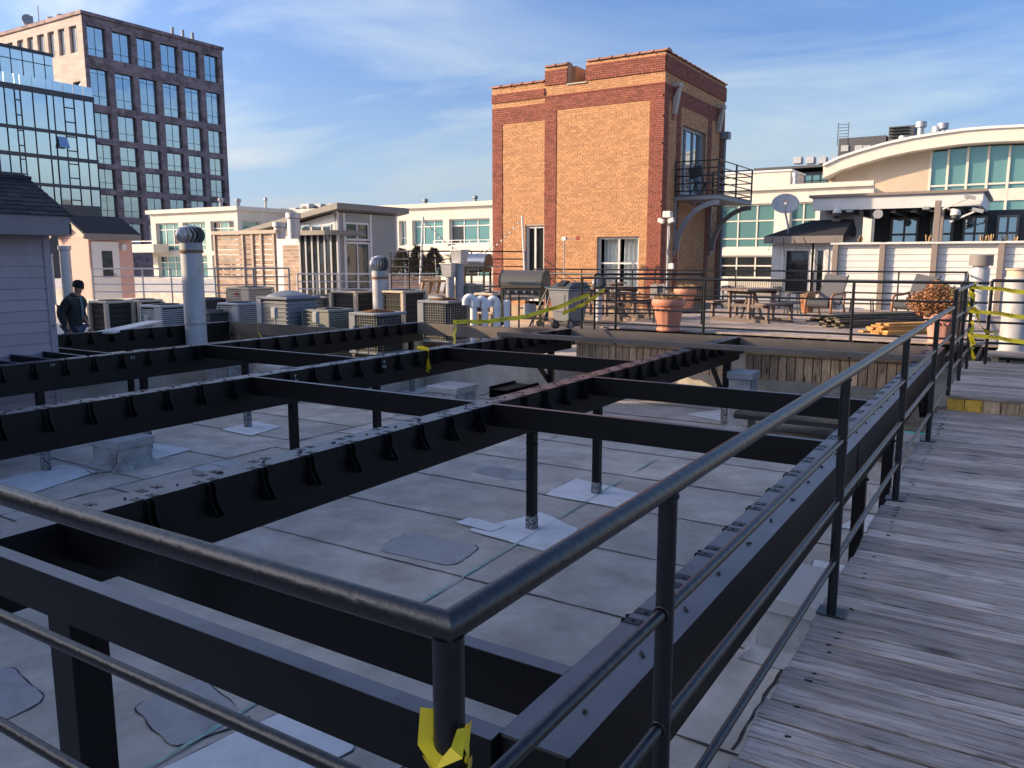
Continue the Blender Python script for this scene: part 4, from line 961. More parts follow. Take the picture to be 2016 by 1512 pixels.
def ztop_arch(x):
    for i in range(len(P_)-1):
        if P_[i].x <= x <= P_[i+1].x:
            t = (x-P_[i].x)/(P_[i+1].x-P_[i].x); return P_[i].z*(1-t)+P_[i+1].z*t-.76
    return P_[-1].z-.76
poly = [(xl, -1)] + [(x_, ztop_arch(x_)) for x_ in [xl+(xr-xl)*k/10 for k in range(11)]] + [(xr, -1)]
MB().prism(poly, 'y', YA, YA+.3).build('wall', M['tanwall'], ar)
cu = [1828,1862,1900,1940,1981,2022,2064,2106]; cxs = [aty(u_, 380, YA).x for u_ in cu]
z1b, z1a = aty(1900, 374, YA).z, aty(1900, 381, YA).z; z2t = aty(1900,397,YA).z; z2b = aty(1900,470,YA).z
for i in range(len(cxs)-1):
    zt = min(ztop_arch(cxs[i]), ztop_arch(cxs[i+1]))-.05
    w_ = MB().box(cxs[i]-.07, cxs[i]+.07, YA-.02, YA+.25, z2b, zt).box(cxs[i]+.07, cxs[i+1]-.07, YA, YA+.22, aty(1900,364,YA).z-.05, aty(1900,364,YA).z+.06).build('window', M['cream'], ar)
    MB().box(cxs[i]+.07, cxs[i+1]-.07, YA+.12, YA+.15, aty(1900,364,YA).z+.06, zt).build('pane', M['glass_teal'], w_); MB().box(cxs[i]+.07, cxs[i+1]-.07, YA+.12, YA+.15, z1b, aty(1900,364,YA).z-.05).build('pane', M['glass_teal'], w_)
    MB().box(cxs[i]+.07, cxs[i+1]-.07, YA+.12, YA+.15, z2b, z2t).build('pane', M['glass_teal'], w_)
    MB().box(cxs[i], cxs[i+1], YA-.01, YA+.3, z2t, z1b).build('spandrel', M['cream'], ar)
MB().box(xr, cxs[-1], YA, YA+.3, -1, z2b).build('spandrel', M['cream'], ar)
# lower wing between tower and canopy house
YL = YA-4; lx0 = aty(1395, 380, YL).x; lx1 = aty(1720, 380, YL).x; zlw = aty(1550, 373, YL).z
lw = thing('low_wing', 'low cream wing with teal window wall right of the brick tower', 'building', ((lx0+lx1)/2, YL+2, -16))
ol = Vector((lx0, YL, 0)); cl = [(aty(a,450,YL).x-lx0, aty(b,450,YL).x-lx0) for a, b in ((1416,1525),(1553,1606),(1630,1690))]
rl2 = [(aty(1460,b,YL).z, aty(1460,a,YL).z) for a, b in ((402,489),(503,548))][::-1]
facade(lw, ol, X_, -Y_, lx1-lx0, -16, zlw, cl, rl2, .4, 'cream')
for i, c in enumerate(cl):
    for j, r_ in enumerate(rl2): window(lw, ol, X_, -Y_, c[0], c[1], r_[0], r_[1], (.33,.67) if i == 0 else (.5,), (.22,.62) if j else (.55,), .11, .22, 'cream', 'glass_teal' if j else 'glass_dark')
MB().box(lx0, lx1, YL+.4, YA+1, -16, zlw-.1).build('core', M['cream'], lw)
MB().box(lx0-.2, lx1, YL-.25, YL+.3, zlw, zlw+.3).build('cornice', M['cream'], lw)
zu = aty(1530, 338, YL+3).z; xu0, xu1 = aty(1425, 350, YL+3).x, aty(1556, 350, YL+3).x
MB().box(xu0, xu1, YL+3, YL+7, zlw-.05, zu).build('upper_block', M['cream'], lw); MB().box(xu0-.1, xu1+.1, YL+2.9, YL+7.1, zu, zu+.12).build('coping', M['white'], lw)
p = aty(1566, 340, YL+2); MB().cyl((p.x,p.y,zlw), (p.x,p.y,p.z), .13, 10).cyl((p.x,p.y,p.z-.25), (p.x,p.y,p.z), .2, 10).build('vent_pipe', M['galv'], lw)
# dark block behind
YD = at(1700, 300, 80).y
dk = thing('dark_building', 'charcoal clad building with rooftop louvre box behind the arched roof', 'building', (aty(1700,300,YD).x, YD+8, -16))
def px(u0, u1, v0, v1, y0, y1, m_, nme):
    a, b = aty(u0, v1, y0), aty(u1, v0, y0); return MB().box(a.x, b.x, y0, y1, a.z, b.z).build(nme, M[m_], dk)
px(1484, 1645, 322, 336, YD-1, YD+10, 'charcoal', 'roof_slab'); px(1490, 1640, 336, 420, YD, YD+9, 'charcoal', 'wall'); 
a, b = aty(1583, 363, YD), aty(1632, 341, YD); window(dk, Vector((a.x, YD, 0)), X_, -Y_, 0, b.x-a.x, a.z, b.z, (.33,.67), (.3,), .12, -.2, 'mullion', 'glass_teal')
px(1648, 1745, 266, 330, YD+2, YD+10, 'charcoal', 'penthouse_wall'); px(1745, 1800, 246, 330, YD+1.5, YD+9, 'charcoal', 'louvre_box'); px(1800, 1938, 262, 330, YD+3, YD+12, 'charcoal', 'penthouse_wall')
for k in range(4): px(1750, 1790, 249+k*6, 252+k*6, YD+1.2, YD+1.5, 'dark', 'louvre')
for u_ in (1569, 1594, 1618, 1644): px(u_-8, u_+8, 308, 322, YD, YD+1.2, 'galv', 'exhaust_box')
for u_, v_ in ((1814, 240), (1780, 268), (1845, 250), (1857, 243)):
    a = aty(u_, v_, YD+1); MB().cyl((a.x, a.y, a.z-3.5), (a.x, a.y, a.z), .3, 10).cyl((a.x, a.y, a.z-.5), (a.x, a.y, a.z), .5, 10).build('exhaust_pipe', M['galv'], dk, smooth=40)
for u_ in (1663, 1690, 1706, 1730):
    a = aty(u_, 292, YD+1.95); MB().box(a.x-.35, a.x+.35, YD+1.9, YD+2, a.z-.3, a.z+.3).build('wall_box', M['paleunit'], dk)
a = aty(1650, 258, YD+2); mb = MB()
for k in range(5): mb.bar((a.x, a.y, a.z-.6+.3*k), (a.x+1.0, a.y, a.z-.6+.3*k), .05, .05)
mb.bar((a.x, a.y, a.z-1.5), (a.x, a.y, a.z+.8), .06, .06).bar((a.x+1, a.y, a.z-1.5), (a.x+1, a.y, a.z+.8), .06, .06).build('roof_ladder', M['dark'], dk)
# -------- white privacy wall with taupe posts
YV = 25.6; wx0, wx1 = aty(1640, 490, YV).x, 8.0; zvt = aty(1800, 479, YV).z
M['lap_shadow'] = mat('lap_gap', (.2,.19,.18), .8)
pw = thing('siding_wall', 'white lap-sided privacy wall with taupe posts along the patio', 'wall', ((wx0+wx1)/2, YV, ZP))
MB().box(wx0, wx1, YV+.02, YV+.14, -.2, zvt-.02).build('backing', M['lap_shadow'], pw)
edges = [wx0] + [aty(u_, 500, YV).x for u_ in (1646, 1738, 1840, 1971)] + [4.0, 6.2, wx1]
z = ZP-.05; pe = edges
while z < zvt-.05:
    for i in range(1, len(pe)-1):
        x0, x1 = pe[i]+.07, pe[i+1]-.07
        MB().add([(x0,YV+.02,z),(x0,YV-.018,z),(x1,YV-.018,z),(x1,YV+.02,z),(x0,YV+.02,z+.169),(x0,YV-.002,z+.169),(x1,YV-.002,z+.169),(x1,YV+.02,z+.169)], [(0,1,2,3),(4,7,6,5),(0,4,5,1),(1,5,6,2),(2,6,7,3),(3,7,4,0)]).build('siding_board', M['white'], pw)
    z += .18
for i, x_ in enumerate(pe[1:-1]): MB().box(x_-.075, x_+.075, YV-.15, YV+.02, -.2, zvt-.02 if i != 2 else zvt+1.15).build('wall_post', M['brownpost'], pw, bevel=.005)
MB().box(wx0-.05, wx1, YV-.17, YV+.2, zvt-.018, zvt+.03).build('wall_cap', M['white'], pw)
# -------- canopy house behind the wall
YK = 27.5
kx0, kx1 = aty(1600, 395, YK).x, aty(1935, 395, YK).x
ck = thing('canopy_house', 'white roof house with deep flat canopy, dark beams and floodlights', 'house', ((kx0+kx1)/2, YK+2, 0))
zf0, zf1 = aty(1700, 412, YK).z, aty(1700, 386, YK).z
MB().box(kx0, kx1, YK, YK+.12, zf0, zf1).box(kx1-.12, kx1, YK+.12, YK+5, zf0, zf1).build('canopy_fascia', M['white'], ck)
MB().box(kx0-.1, kx1+.1, YK-.1, YK+5, zf1, zf1+.08).build('canopy_roof', M['brownpost'], ck)
MB().box(kx0+.1, kx1-.15, YK+.14, YK+5, zf0+.1, zf0+.16).build('canopy_ceiling', M['dark'], ck)
for k in range(7):
    x_ = kx0+.6+(kx1-kx0-1.2)*k/6; MB().box(x_-.06, x_+.06, YK+.13, YK+4, zf0-.12, zf0+.09).build('canopy_beam', M['dark'], ck)
for u_ in (1645, 1848): x_ = aty(u_, 430, YK).x; MB().box(x_-.12, x_+.12, YK+.14, YK+.38, 0, zf0).build('canopy_post', M['brownpost'], ck)
xi0, xi1 = aty(1605, 430, YK+.3).x, aty(1690, 430, YK+.3).x
MB().box(xi0, xi1, YK+1.0, YK+1.2, .5, zf0).build('wall', M['white'], ck)
z = 1.9
while z < zf0-.1: MB().box(xi0, xi1, YK+.97, YK+1.0, z, z+.17).build('siding_board', M['white'], ck); z += .185
MB().box(xi1, kx1+1.2, YK+3.6, YK+3.8, .3, zf0+.05).build('back_wall', M['dark'], ck)
ob2 = Vector((xi1, YK+3.6, 0)); wv = kx1+1.0-xi1
for a_, b_2 in ((.12,.32),(.40,.56),(.62,.78),(.84,.98)): window(ck, ob2, X_, -Y_, wv*a_, wv*b_2, 1.5, 3.0, (.5,), (.62,), .07, -.12, 'brownpost', 'glass_win')
for u_, v_ in ((1673,415),(1824,410)): p = aty(u_, v_, YK-.08); MB().cbox((p.x, p.y, p.z), (.2,.14,.1)).build('floodlight', M['galvd'], ck, bevel=.02)
p = aty(1730, 415, YK-.05); MB().cyl((p.x, p.y, p.z-.1), (p.x, p.y-.1, p.z-.1), .14, 12).build('lamp', M['galvd'], ck)
for u_, v_ in ((1910,388),(1925,414)): p = aty(u_, v_, YK-.3); MB().cbox((p.x, p.y, p.z), (.30,.12,.10), Matrix.Rotation(R(15), 3, 'Y')).bar((p.x, p.y, p.z), (p.x-.7, p.y+.3, p.z-.3), .05, .05).build('floodlight', M['galvd'], ck)
def dome_cam(label, u, v, y):
    p = aty(u, v, y); t = thing('security_camera', label, 'camera', p)
    MB().lathe([(0,-.17),(.07,-.15),(.11,-.08),(.12,0)], p, 14).build('dome', M['dark'], t, smooth=1)
    MB().lathe([(.13,0),(.14,.02),(.13,.12),(.08,.17),(0,.18)], p, 14).build('housing', M['white'], t, smooth=1)
    MB().bar((p.x, p.y, p.z+.16), (p.x-.22, p.y+.2, p.z+.2), .05, .05).build('arm', M['white'], t)
dome_cam('white dome camera hanging by the tall taupe post', 1881, 424, YK-.1); dome_cam('white ball camera on the left canopy post', 1648, 420, YK-.1)
# entry box of the canopy house and dark little roof
YN = 26.6; ex0, ex1 = aty(1519, 520, YN).x, aty(1640, 520, YN).x
en = thing('entry_house', 'small white sided entry house with dark shingle roof and glass doors', 'house', ((ex0+ex1)/2, YN+1, 0))
zet = aty(1560, 478, YN).z
oe = Vector((ex0, YN, 0)); ce = [(aty(1543,520,YN).x-ex0, aty(1595,520,YN).x-ex0), (aty(1604,520,YN).x-ex0, aty(1624,520,YN).x-ex0)]
re_ = [(.45, aty(1560,490,YN).z)]
facade(en, oe, X_, -Y_, ex1-ex0, 0, zet, ce, re_, .15, 'white')
for c in ce: window(en, oe, X_, -Y_, c[0], c[1], re_[0][0], re_[0][1], (), (), .06, .05, 'white', 'glass_dark')
z = .2
while z < zet-.1: MB().box(ex0, ex0+ce[0][0]-.12, YN-.02, YN, z, z+.165).build('siding_board', M['white'], en); z += .18
for c in ce: MB().box(ex0+c[0]-.1, ex0+c[0], YN-.03, YN, .35, zet-.05).box(ex0+c[1], ex0+c[1]+.1, YN-.03, YN, .35, zet-.05).build('door_trim', M['white'], en)
MB().box(ex0, ex1, YN+.16, YN+2.5, 0, zet).build('core', M['white'], en)
MB().box(ex0-.2, ex1+.3, YN-.3, YN-.26, zet-.02, zet+.2).build('fascia', M['taupe'], en)
ra, rb = aty(1505, 470, YN-.3), aty(1700, 470, YN-.3); rt_ = aty(1598, 440, YN+1.2)
MB().add([(ex0-.2,YN-.3,zet+.2),(ex1+.3,YN-.3,zet+.2),(ex1+.3,YN+2.5,zet+.2),(ex0-.2,YN+2.5,zet+.2),(rt_.x,YN+1.2,rt_.z+.1),(ex1+.3,YN+1.2,rt_.z+.1)], [(0,1,5,4),(1,2,5),(2,3,4,5),(3,0,4)]).build('hip_roof', M['shingle'], en)
# satellite dish
sd = thing('satellite_dish', 'grey satellite dish on a bent mast above the dark entry roof', 'satellite dish', aty(1551, 462, YN))
dc = aty(1546, 403, YN-.1); ax = Vector((.25, -.86, .42)).normalized()
rot = ax.to_track_quat('Z', 'Y').to_matrix()
mb = MB(); mb.lathe([(.0,0),(.16,.012),(.30,.05),(.37,.085),(.375,.08),(.3,.03),(.16,-.01),(0,-.02)], (0,0,0), 28); mb.v = [tuple(dc + rot @ Vector((q[0]*1.1, q[1]*.92, q[2]))) for q in mb.v]; mb.build('reflector', M['paleunit'], sd, smooth=1)
mb = MB(); 
for k in range(8):
    a0, a1 = R(20+k*17), R(37+k*17); mb.quad(Vector((.05*math.cos(a0),.06*math.sin(a0)+.06,.03)), Vector((.11*math.cos(a0),.08*math.sin(a0)+.06,.035)), Vector((.11*math.cos(a1),.08*math.sin(a1)+.06,.035)), Vector((.05*math.cos(a1),.06*math.sin(a1)+.06,.03)))
mb.v = [tuple(dc + rot @ Vector(q)) for q in mb.v]; mb.build('emblem', M['terra_p'], sd)
lnb = dc + ax*.42 + Vector((0,0,-.16)); MB().tube([dc+rot @ Vector((0,-.32,.08)), dc+ax*.25+Vector((0,0,-.32)), lnb], .018, 6).build('feed_arm', M['galvd'], sd); MB().cbox(lnb, (.08,.12,.08)).build('feed_horn', M['paleunit'], sd)
mo = aty(1551, 462, YN); MB().tube([dc-ax*.03, dc-ax*.14+Vector((0,0,-.1)), (mo.x, mo.y, mo.z+.25), (mo.x, mo.y, mo.z-.05)], .03, 8).build('mast', M['galvd'], sd, smooth=1)
for k in range(4): MB().tube([(mo.x, mo.y-.02, mo.z+.02), (mo.x+.15*(k-1.5), mo.y-.1, mo.z-.05-.03*k), (mo.x+.3*(k-1.2), mo.y-.3, mo.z-.1), (mo.x+.5*(k-1), mo.y-.35, mo.z-.5-.15*k)], .008, 5).build('cable', M['rubber'], sd)
# plume grasses standing on the wall top
for i, u_ in enumerate((1693, 1828, 1935, 1950, 1978, 1996)):
    b = aty(u_, 474, YV+.9); t = thing('plume_grass', 'dry plume grass above the white wall, ' + ('first','second','third','fourth','fifth','sixth')[i] + ' from the left', 'plant', b, 'plume grasses')
    mb = MB()
    for k in range(9):
        a = random.uniform(-.09,.09); h = random.uniform(.08,.2); mb.add([(b.x-.006,b.y,b.z-.3),(b.x+.006,b.y,b.z-.3),(b.x+a+.014,b.y+random.uniform(-.1,.1),b.z+h*.7),(b.x+a*1.1,b.y,b.z+h),(b.x+a-.014,b.y,b.z+h*.7)], [(0,1,2,3,4)])
    mb.build('blades', M['straw'], t)
# -------- unseen blocks added behind and left of the viewer, shaped to cast shade
nb_ = thing('shade_block', 'unseen brick block behind the walkway, added to shade the near roof', 'building', (-30, -10, -16))
MB().box(-38, -22, -40, -3.7, -16, 13.0).box(-38, -22.002, -3.698, 3.1, -16, 6.5).build('wall', M['body'], nb_)
nb2_ = thing('shade_block', 'unseen farther block left of the view, added to shade the condensers', 'building', (-46, 0, -16))
MB().box(-52, -40, -3.0, 1.4, -16, 11.6).build('wall', M['body'], nb2_)

# ================================================================== ROOF HOUSES BEHIND
# -------- pink house
pk0 = at(176, 500, 35); XP, YP = pk0.x, pk0.y
YP1 = atx(262, 520, XP).y; zbp = -.15; zep = atx(176, 462, XP).z; xp0 = aty(118, 500, YP).x
pk = thing('pink_house', 'small pink lap-sided roof house with white half glass door', 'house', ((XP+xp0)/2, (YP+YP1)/2, zbp))
MB().box(xp0, XP, YP, YP1, zbp, zep).build('wall', M['pink'], pk)
z = zbp; sb = MB()
while z < zep-.05:
    pbox(sb, Vector((xp0,YP,0)), X_, -Y_, 0, XP-xp0+.012, .002, .018, z, z+.10); pbox(sb, Vector((XP,YP,0)), Y_, X_, 0, YP1-YP, .002, .018, z, z+.10); z += .115
o = sb.build('siding_boards', M['pink'], pk); o['kind'] = 'stuff'
op = Vector((XP, YP, 0)); d0, d1 = atx(186,520,XP).y-YP, atx(229,520,XP).y-YP; zd = atx(190,481,XP).z
dr = MB(); pbox(dr, op, Y_, X_, d0, d1, .02, .07, zbp, zd); dro = dr.build('door', M['white'], pk)
pm_ = MB(); pbox(pm_, op, Y_, X_, d0+(d1-d0)*.32, d0+(d1-d0)*.80, .072, .085, zbp+.95, zd-.28); pm_.build('door_glass', M['glass_open'], dro)
pm_ = MB(); pbox(pm_, op, Y_, X_, d1-.16, d1-.08, .072, .12, zbp+.95, zbp+1.1); pm_.build('handle', M['galv'], dro)
pm_ = MB(); pbox(pm_, op, Y_, X_, d0-.12, d0, .02, .08, zbp, zd+.12); pbox(pm_, op, Y_, X_, d1, d1+.12, .02, .08, zbp, zd+.12); pbox(pm_, op, Y_, X_, d0, d1, .02, .08, zd, zd+.12); pm_.build('door_trim', M['white'], pk)
lp = atx(240, 487, XP); MB().cbox((lp.x+.1, lp.y, lp.z), (.2,.2,.25)).build('wall_lamp', M['white'], pk)
zrg = atx(150, 430, XP-1.3).z; xm = (xp0+XP)/2
MB().add([(XP+.25,YP-.3,zep-.05),(XP+.25,YP1+.3,zep-.05),(xm,YP1+.3,zrg),(xm,YP-.3,zrg),(xp0-.25,YP-.3,zep-.05),(xp0-.25,YP1+.3,zep-.05),
          (XP+.25,YP-.3,zep+.07),(XP+.25,YP1+.3,zep+.07),(xm,YP1+.3,zrg+.12),(xm,YP-.3,zrg+.12),(xp0-.25,YP-.3,zep+.07),(xp0-.25,YP1+.3,zep+.07)],
         [(0,1,2,3),(3,2,5,4),(6,9,8,7),(9,10,11,8),(0,6,7,1),(4,5,11,10),(0,3,9,6),(3,4,10,9),(1,7,8,2),(2,8,11,5)]).build('roof_plane', M['shingle'], pk)
MB().box(XP+.24, XP+.29, YP-.3, YP1+.3, zep-.2, zep+.05).build('fascia', M['taupe'], pk)
for s_, xa in ((1, XP+.25), (-1, xp0-.25)): MB().bar((xa, YP-.33, zep-.1), (xm, YP-.33, zrg-.05), .05, .2).build('rake_board', M['tan_trim'], pk)
MB().add([(xp0,YP,zep),(XP,YP,zep),(xm,YP,zrg),(xp0,YP+.1,zep),(XP,YP+.1,zep),(xm,YP+.1,zrg)], [(0,1,2),(3,5,4),(0,3,4,1),(1,4,5,2),(2,5,3,0)]).build('gable_wall', M['pink'], pk)
def flue(label, u, v0, v1, w_, r, cap=True, m_='galv', nm_='flue_pipe'):
    a, b = at(u, v0, w_), at(u, v1, w_); t = thing(nm_, label, 'flue', (b.x, b.y, b.z))
    MB().cyl((b.x,b.y,b.z), (b.x,b.y,a.z-r*.9), r, 16).build('pipe', M[m_], t, smooth=40)
    if cap:
        MB().cyl((b.x,b.y,a.z-r*.8), (b.x,b.y,a.z), r*1.22, 16).build('cap', M[m_], t, smooth=40)
        MB().cyl((b.x,b.y,a.z-r*.92), (b.x,b.y,a.z-r*.78), r*1.05, 16).build('collar', M['rusty'], t, smooth=40)
    for k in range(1, 3): 
        zz = b.z+(a.z-b.z)*k/3; MB().cyl((b.x,b.y,zz), (b.x,b.y,zz+.03), r*1.03, 16).build('joint_band', M[m_], t, smooth=40)
    return t
flue('shiny round flue before the pink house wall', 135, 484, 590, 24, .15)
flue('pale flue just right of the grey house corner', 101, 464, 600, 22, .075); flue('short flue beside the grey house corner', 107, 500, 600, 25, .07)
# -------- modern grey house with shed roof
mh0 = at(664, 480, 38); XM, YM = mh0.x, mh0.y; zbm = -.15
YM1 = atx(782, 480, XM).y; zc = at(668, 415, 38).z; zfar = atx(785, 424, XM).z
XM0 = aty(500, 480, YM).x; zlo = aty(500, 462, YM).z
mh = thing('modern_house', 'grey modern roof house with sloping shed roof and tall glass doors', 'house', ((XM+XM0)/2, (YM+YM1)/2, zbm))
om = Vector((XM, YM, 0)); Wm = YM1-YM
cm_ = [(atx(680,480,XM).y-YM, atx(728,480,XM).y-YM)]; rm_ = [(zbm+.05, atx(700,438,XM).z)]
facade(mh, om, Y_, X_, Wm, zbm, zfar-.05, cm_, rm_, .15, 'greysid')
MB().box(XM-.199, XM-.01, YM+.02, YM+.14, zbm, zfar).build('corner_board', M['white'], mh)
window(mh, om, Y_, X_, cm_[0][0], cm_[0][1], rm_[0][0], rm_[0][0]+(rm_[0][1]-rm_[0][0])*.73, (.5,), (), .09, .04, 'white', 'glass_open', name='glass_door')
window(mh, om, Y_, X_, cm_[0][0], cm_[0][1], rm_[0][0]+(rm_[0][1]-rm_[0][0])*.75, rm_[0][1], (.5,), (), .09, .04, 'white', 'glass_open', name='transom')
for q in (0, cm_[0][0]-.14, cm_[0][1], Wm-.14):
    pm_ = MB(); pbox(pm_, om, Y_, X_, q, q+.13, .002, .04, zbm, zfar-.06); pm_.build('trim_board', M['white'], mh)
z = zbm; sb = MB()
while z < zfar-.2:
    pbox(sb, om, Y_, X_, cm_[0][1]+.14, Wm-.14, .002, .02, z, z+.155); pbox(sb, om, Y_, X_, .14, cm_[0][0]-.15, .002, .02, z, z+.155); z += .17
o = sb.build('siding_boards', M['greysid'], mh); o['kind'] = 'stuff'
MB().prism([(XM0, zbm), (XM-.2, zbm), (XM-.2, zc-.12), (XM0, zlo-.12)], 'y', YM+.02, YM1-.02).build('wall', M['white'], mh)
for a_, b_2 in ((595, 612), (615, 634), (637, 652)):
    xa, xb = aty(a_, 470, YM).x, aty(b_2, 470, YM).x; za, zb2 = aty(620, 468, YM).z, aty(a_, 450, YM).z+.15
    w_ = MB().box(xa-.03, xb+.03, YM-.03, YM+.018, za-.03, zb2+.05).build('clerestory_window', M['white'], mh); MB().box(xa+.02, xb-.02, YM-.04, YM-.031, za+.02, zb2).build('pane', M['glass_win'], w_)
MB().add([(XM+.5,YM-.45,zc+.05),(XM+.5,YM1+.4,zc+.05),(XM0-.5,YM1+.4,zlo),(XM0-.5,YM-.45,zlo),(XM+.5,YM-.45,zc+.32),(XM+.5,YM1+.4,zc+.32),(XM0-.5,YM1+.4,zlo+.2),(XM0-.5,YM-.45,zlo+.2)],
         [(0,1,2,3),(4,7,6,5),(0,4,5,1),(1,5,6,2),(2,6,7,3),(3,7,4,0)]).build('shed_roof', M['taupe'], mh)
flue('shiny flue behind the slatted screen, taller of two', 579, 420, 470, 36, .27); flue('shiny flue behind the slatted screen, shorter of two', 551, 438, 470, 35, .24)
# annex with sliding glass under the screen
xa0, xa1 = aty(547, 500, YM-1.5).x, aty(655, 500, YM-1.5).x; zan = aty(600, 463, YM-1.5).z
an2 = thing('glass_annex', 'flat roofed annex of tall glass panels between screen and grey house', 'house', ((xa0+xa1)/2, YM-.5, zbm))
MB().box(xa0, xa1+.1, YM-1.6, YM+.5, zan, zan+.2).build('annex_roof', M['taupe'], an2)
for k in range(7):
    x_ = xa0+(xa1-xa0)*(.32+.68*k/6); MB().box(x_-.05, x_+.05, YM-1.2, YM-1.1, zbm, zan).build('annex_frame', M['paleunit'], an2)
    if k < 6: x2 = xa0+(xa1-xa0)*(.32+.68*(k+1)/6); MB().box(x_+.05, x2-.05, YM-1.17, YM-1.13, zbm, zan).build('glass_panel', M['glass_dark'], an2)
z = zbm
while z < zan-.5: MB().box(xa0, xa0+(xa1-xa0)*.32-.05, YM-1.2, YM-1.12, z, z+.15).build('cladding_board', M['slat'], an2); z += .16
# slatted screen
ss0, ss1 = at(424, 500, 34), None; YS = ss0.y; sx0, sx1 = ss0.x, aty(545, 500, YS).x; szt, szb = aty(480, 461, YS).z, aty(480, 540, YS).z
scn = thing('slatted_screen', 'sunlit horizontal wooden slat screen with dark posts on the terrace', 'screen', ((sx0+sx1)/2, YS, szb))
for u_ in (425, 480, 499, 516, 541): x_ = aty(u_, 500, YS).x; MB().box(x_-.05, x_+.05, YS-.06, YS+.06, zbm, szt).build('screen_post', M['tan_trim'], scn)
z = zbm+.1; 
while z < szt-.1: MB().box(sx0+.02, sx1-.02, YS+.0, YS+.03, z, z+.17).build('slat', M['slat'], scn); z += .205
MB().box(sx0-.1, sx1+.1, YS-.1, YS+.2, szt, szt+.14).build('screen_cap', M['tan_trim'], scn)
# light grey terrace rails
small_rail('pale grey terrace railing in front of the pink house', [(at(182,560,30).xy[:], at(424,560,30).xy[:])], -.1, at(300,529,30).z, .03, 'terrace_railing', 'galv', None, [at(u_,560,30).xy[:] for u_ in (183,282,338,424)], .03)
small_rail('grey terrace railing in front of the slatted screen', [(at(424,560,28).xy[:], at(570,560,28).xy[:])], -.3, at(500,528,28).z, .03, 'terrace_railing', 'greyunit', None, [at(u_,560,28).xy[:] for u_ in (424,500,570)], .03)
small_rail('pale cable railing in front of the grey modern house', [(at(586,560,31).xy[:], at(860,560,31).xy[:])], -.2, at(700,539,31).z, .03, 'terrace_railing', 'galv', None, [at(u_,560,31).xy[:] for u_ in (586,624,665,706,768,798,828,860)], .035)
tf0, tf1 = at(768, 562, 32), at(866, 562, 32)
tf = thing('terrace_fence', 'low brown board fence behind the cable railing, below three conifers', 'fence', tf0)
for k in range(5):
    z0 = at(800, 575-k*7, 32).z; MB().bar((tf0.x, tf0.y, z0), (tf1.x, tf1.y, z0), .03, .13).build('fence_board', M['slat'], tf)
wt = thing('work_table', 'raw timber sawhorse table beside the condensers', 'table', at(860, 575, 25)); 
q = [at(830, 553, 25), at(885, 553, 25)]; MB().bar(q[0], q[1], .6, .06).build('top', M['cap'], wt)
for u_ in (834, 850, 866, 880): a, b = at(u_, 555, 25), at(u_-6, 580, 25); MB().bar(a, b, .05, .08).build('leg', M['cap'], wt)
# conifers
def conifer(label, u, vt, vb, w_, r):
    b, t_ = at(u, vb, w_), at(u, vt, w_); h = t_.z-b.z; t = thing('conifer', label, 'tree', b, 'conifers on the terrace')
    MB().cyl(b, (b.x, b.y, b.z+h*.95), .06, 8, .01).build('trunk', M['bark'], t)
    mb = MB()
    for k in range(1500):
        f = random.random()**.8; z = b.z+h*f; rr = r*(1-f)**.8*random.uniform(.35, 1.06)*(1+.25*math.sin(9*f+k%5)); a = random.uniform(0, 2*math.pi)
        p = Vector((b.x+rr*math.cos(a), b.y+rr*math.sin(a), z)); d = Vector((math.cos(a), math.sin(a), random.uniform(-.1,.7))).normalized()*random.uniform(.1,.2)
        s_ = d.orthogonal().normalized()*.03; mb.add([p-s_, p+s_, p+d], [(0,1,2)])
    mb.build('crown', M['conifer'], t, fixn=False)
    MB().lathe([(.22,-.35),(.28,0)], b, 12).build('pot', M['dark'], t)
conifer('leftmost browned conifer beside the grey modern house', 793, 491, 545, 33, .55); conifer('middle browned conifer on the terrace', 823, 486, 545, 33, .5); conifer('right browned conifer before the cream balcony', 855, 490, 545, 33, .55)
# string light poles
for i, (u_, vt, lab) in enumerate(((833, 427, 'white string light pole among the conifers'), (1028, 425, 'white string light pole leaning beside the tower door'))):
    a, b = at(u_, vt, 26), at(u_+(-6 if i == 0 else 6), 560, 26); t = thing('light_pole', lab, 'pole', b); MB().cyl(b, a, .035, 8).build('shaft', M['white'], t, smooth=40)
sl = thing('string_lights', 'string of small bulbs hanging between the white poles', 'lights', at(930, 470, 26))
a, b = at(833, 430, 26), at(1028, 428, 26); pts = [a.lerp(b, k/24)+Vector((0,0,-1.15*math.sin(math.pi*k/24))) for k in range(25)]
MB().tube(pts, .008, 5).build('cord', M['string'], sl)
for k in range(1, 24): MB().lathe([(0,-.09),(.035,-.06),(.03,-.02),(.012,0)], pts[k], 8).build('bulb', M['bulb'], sl)

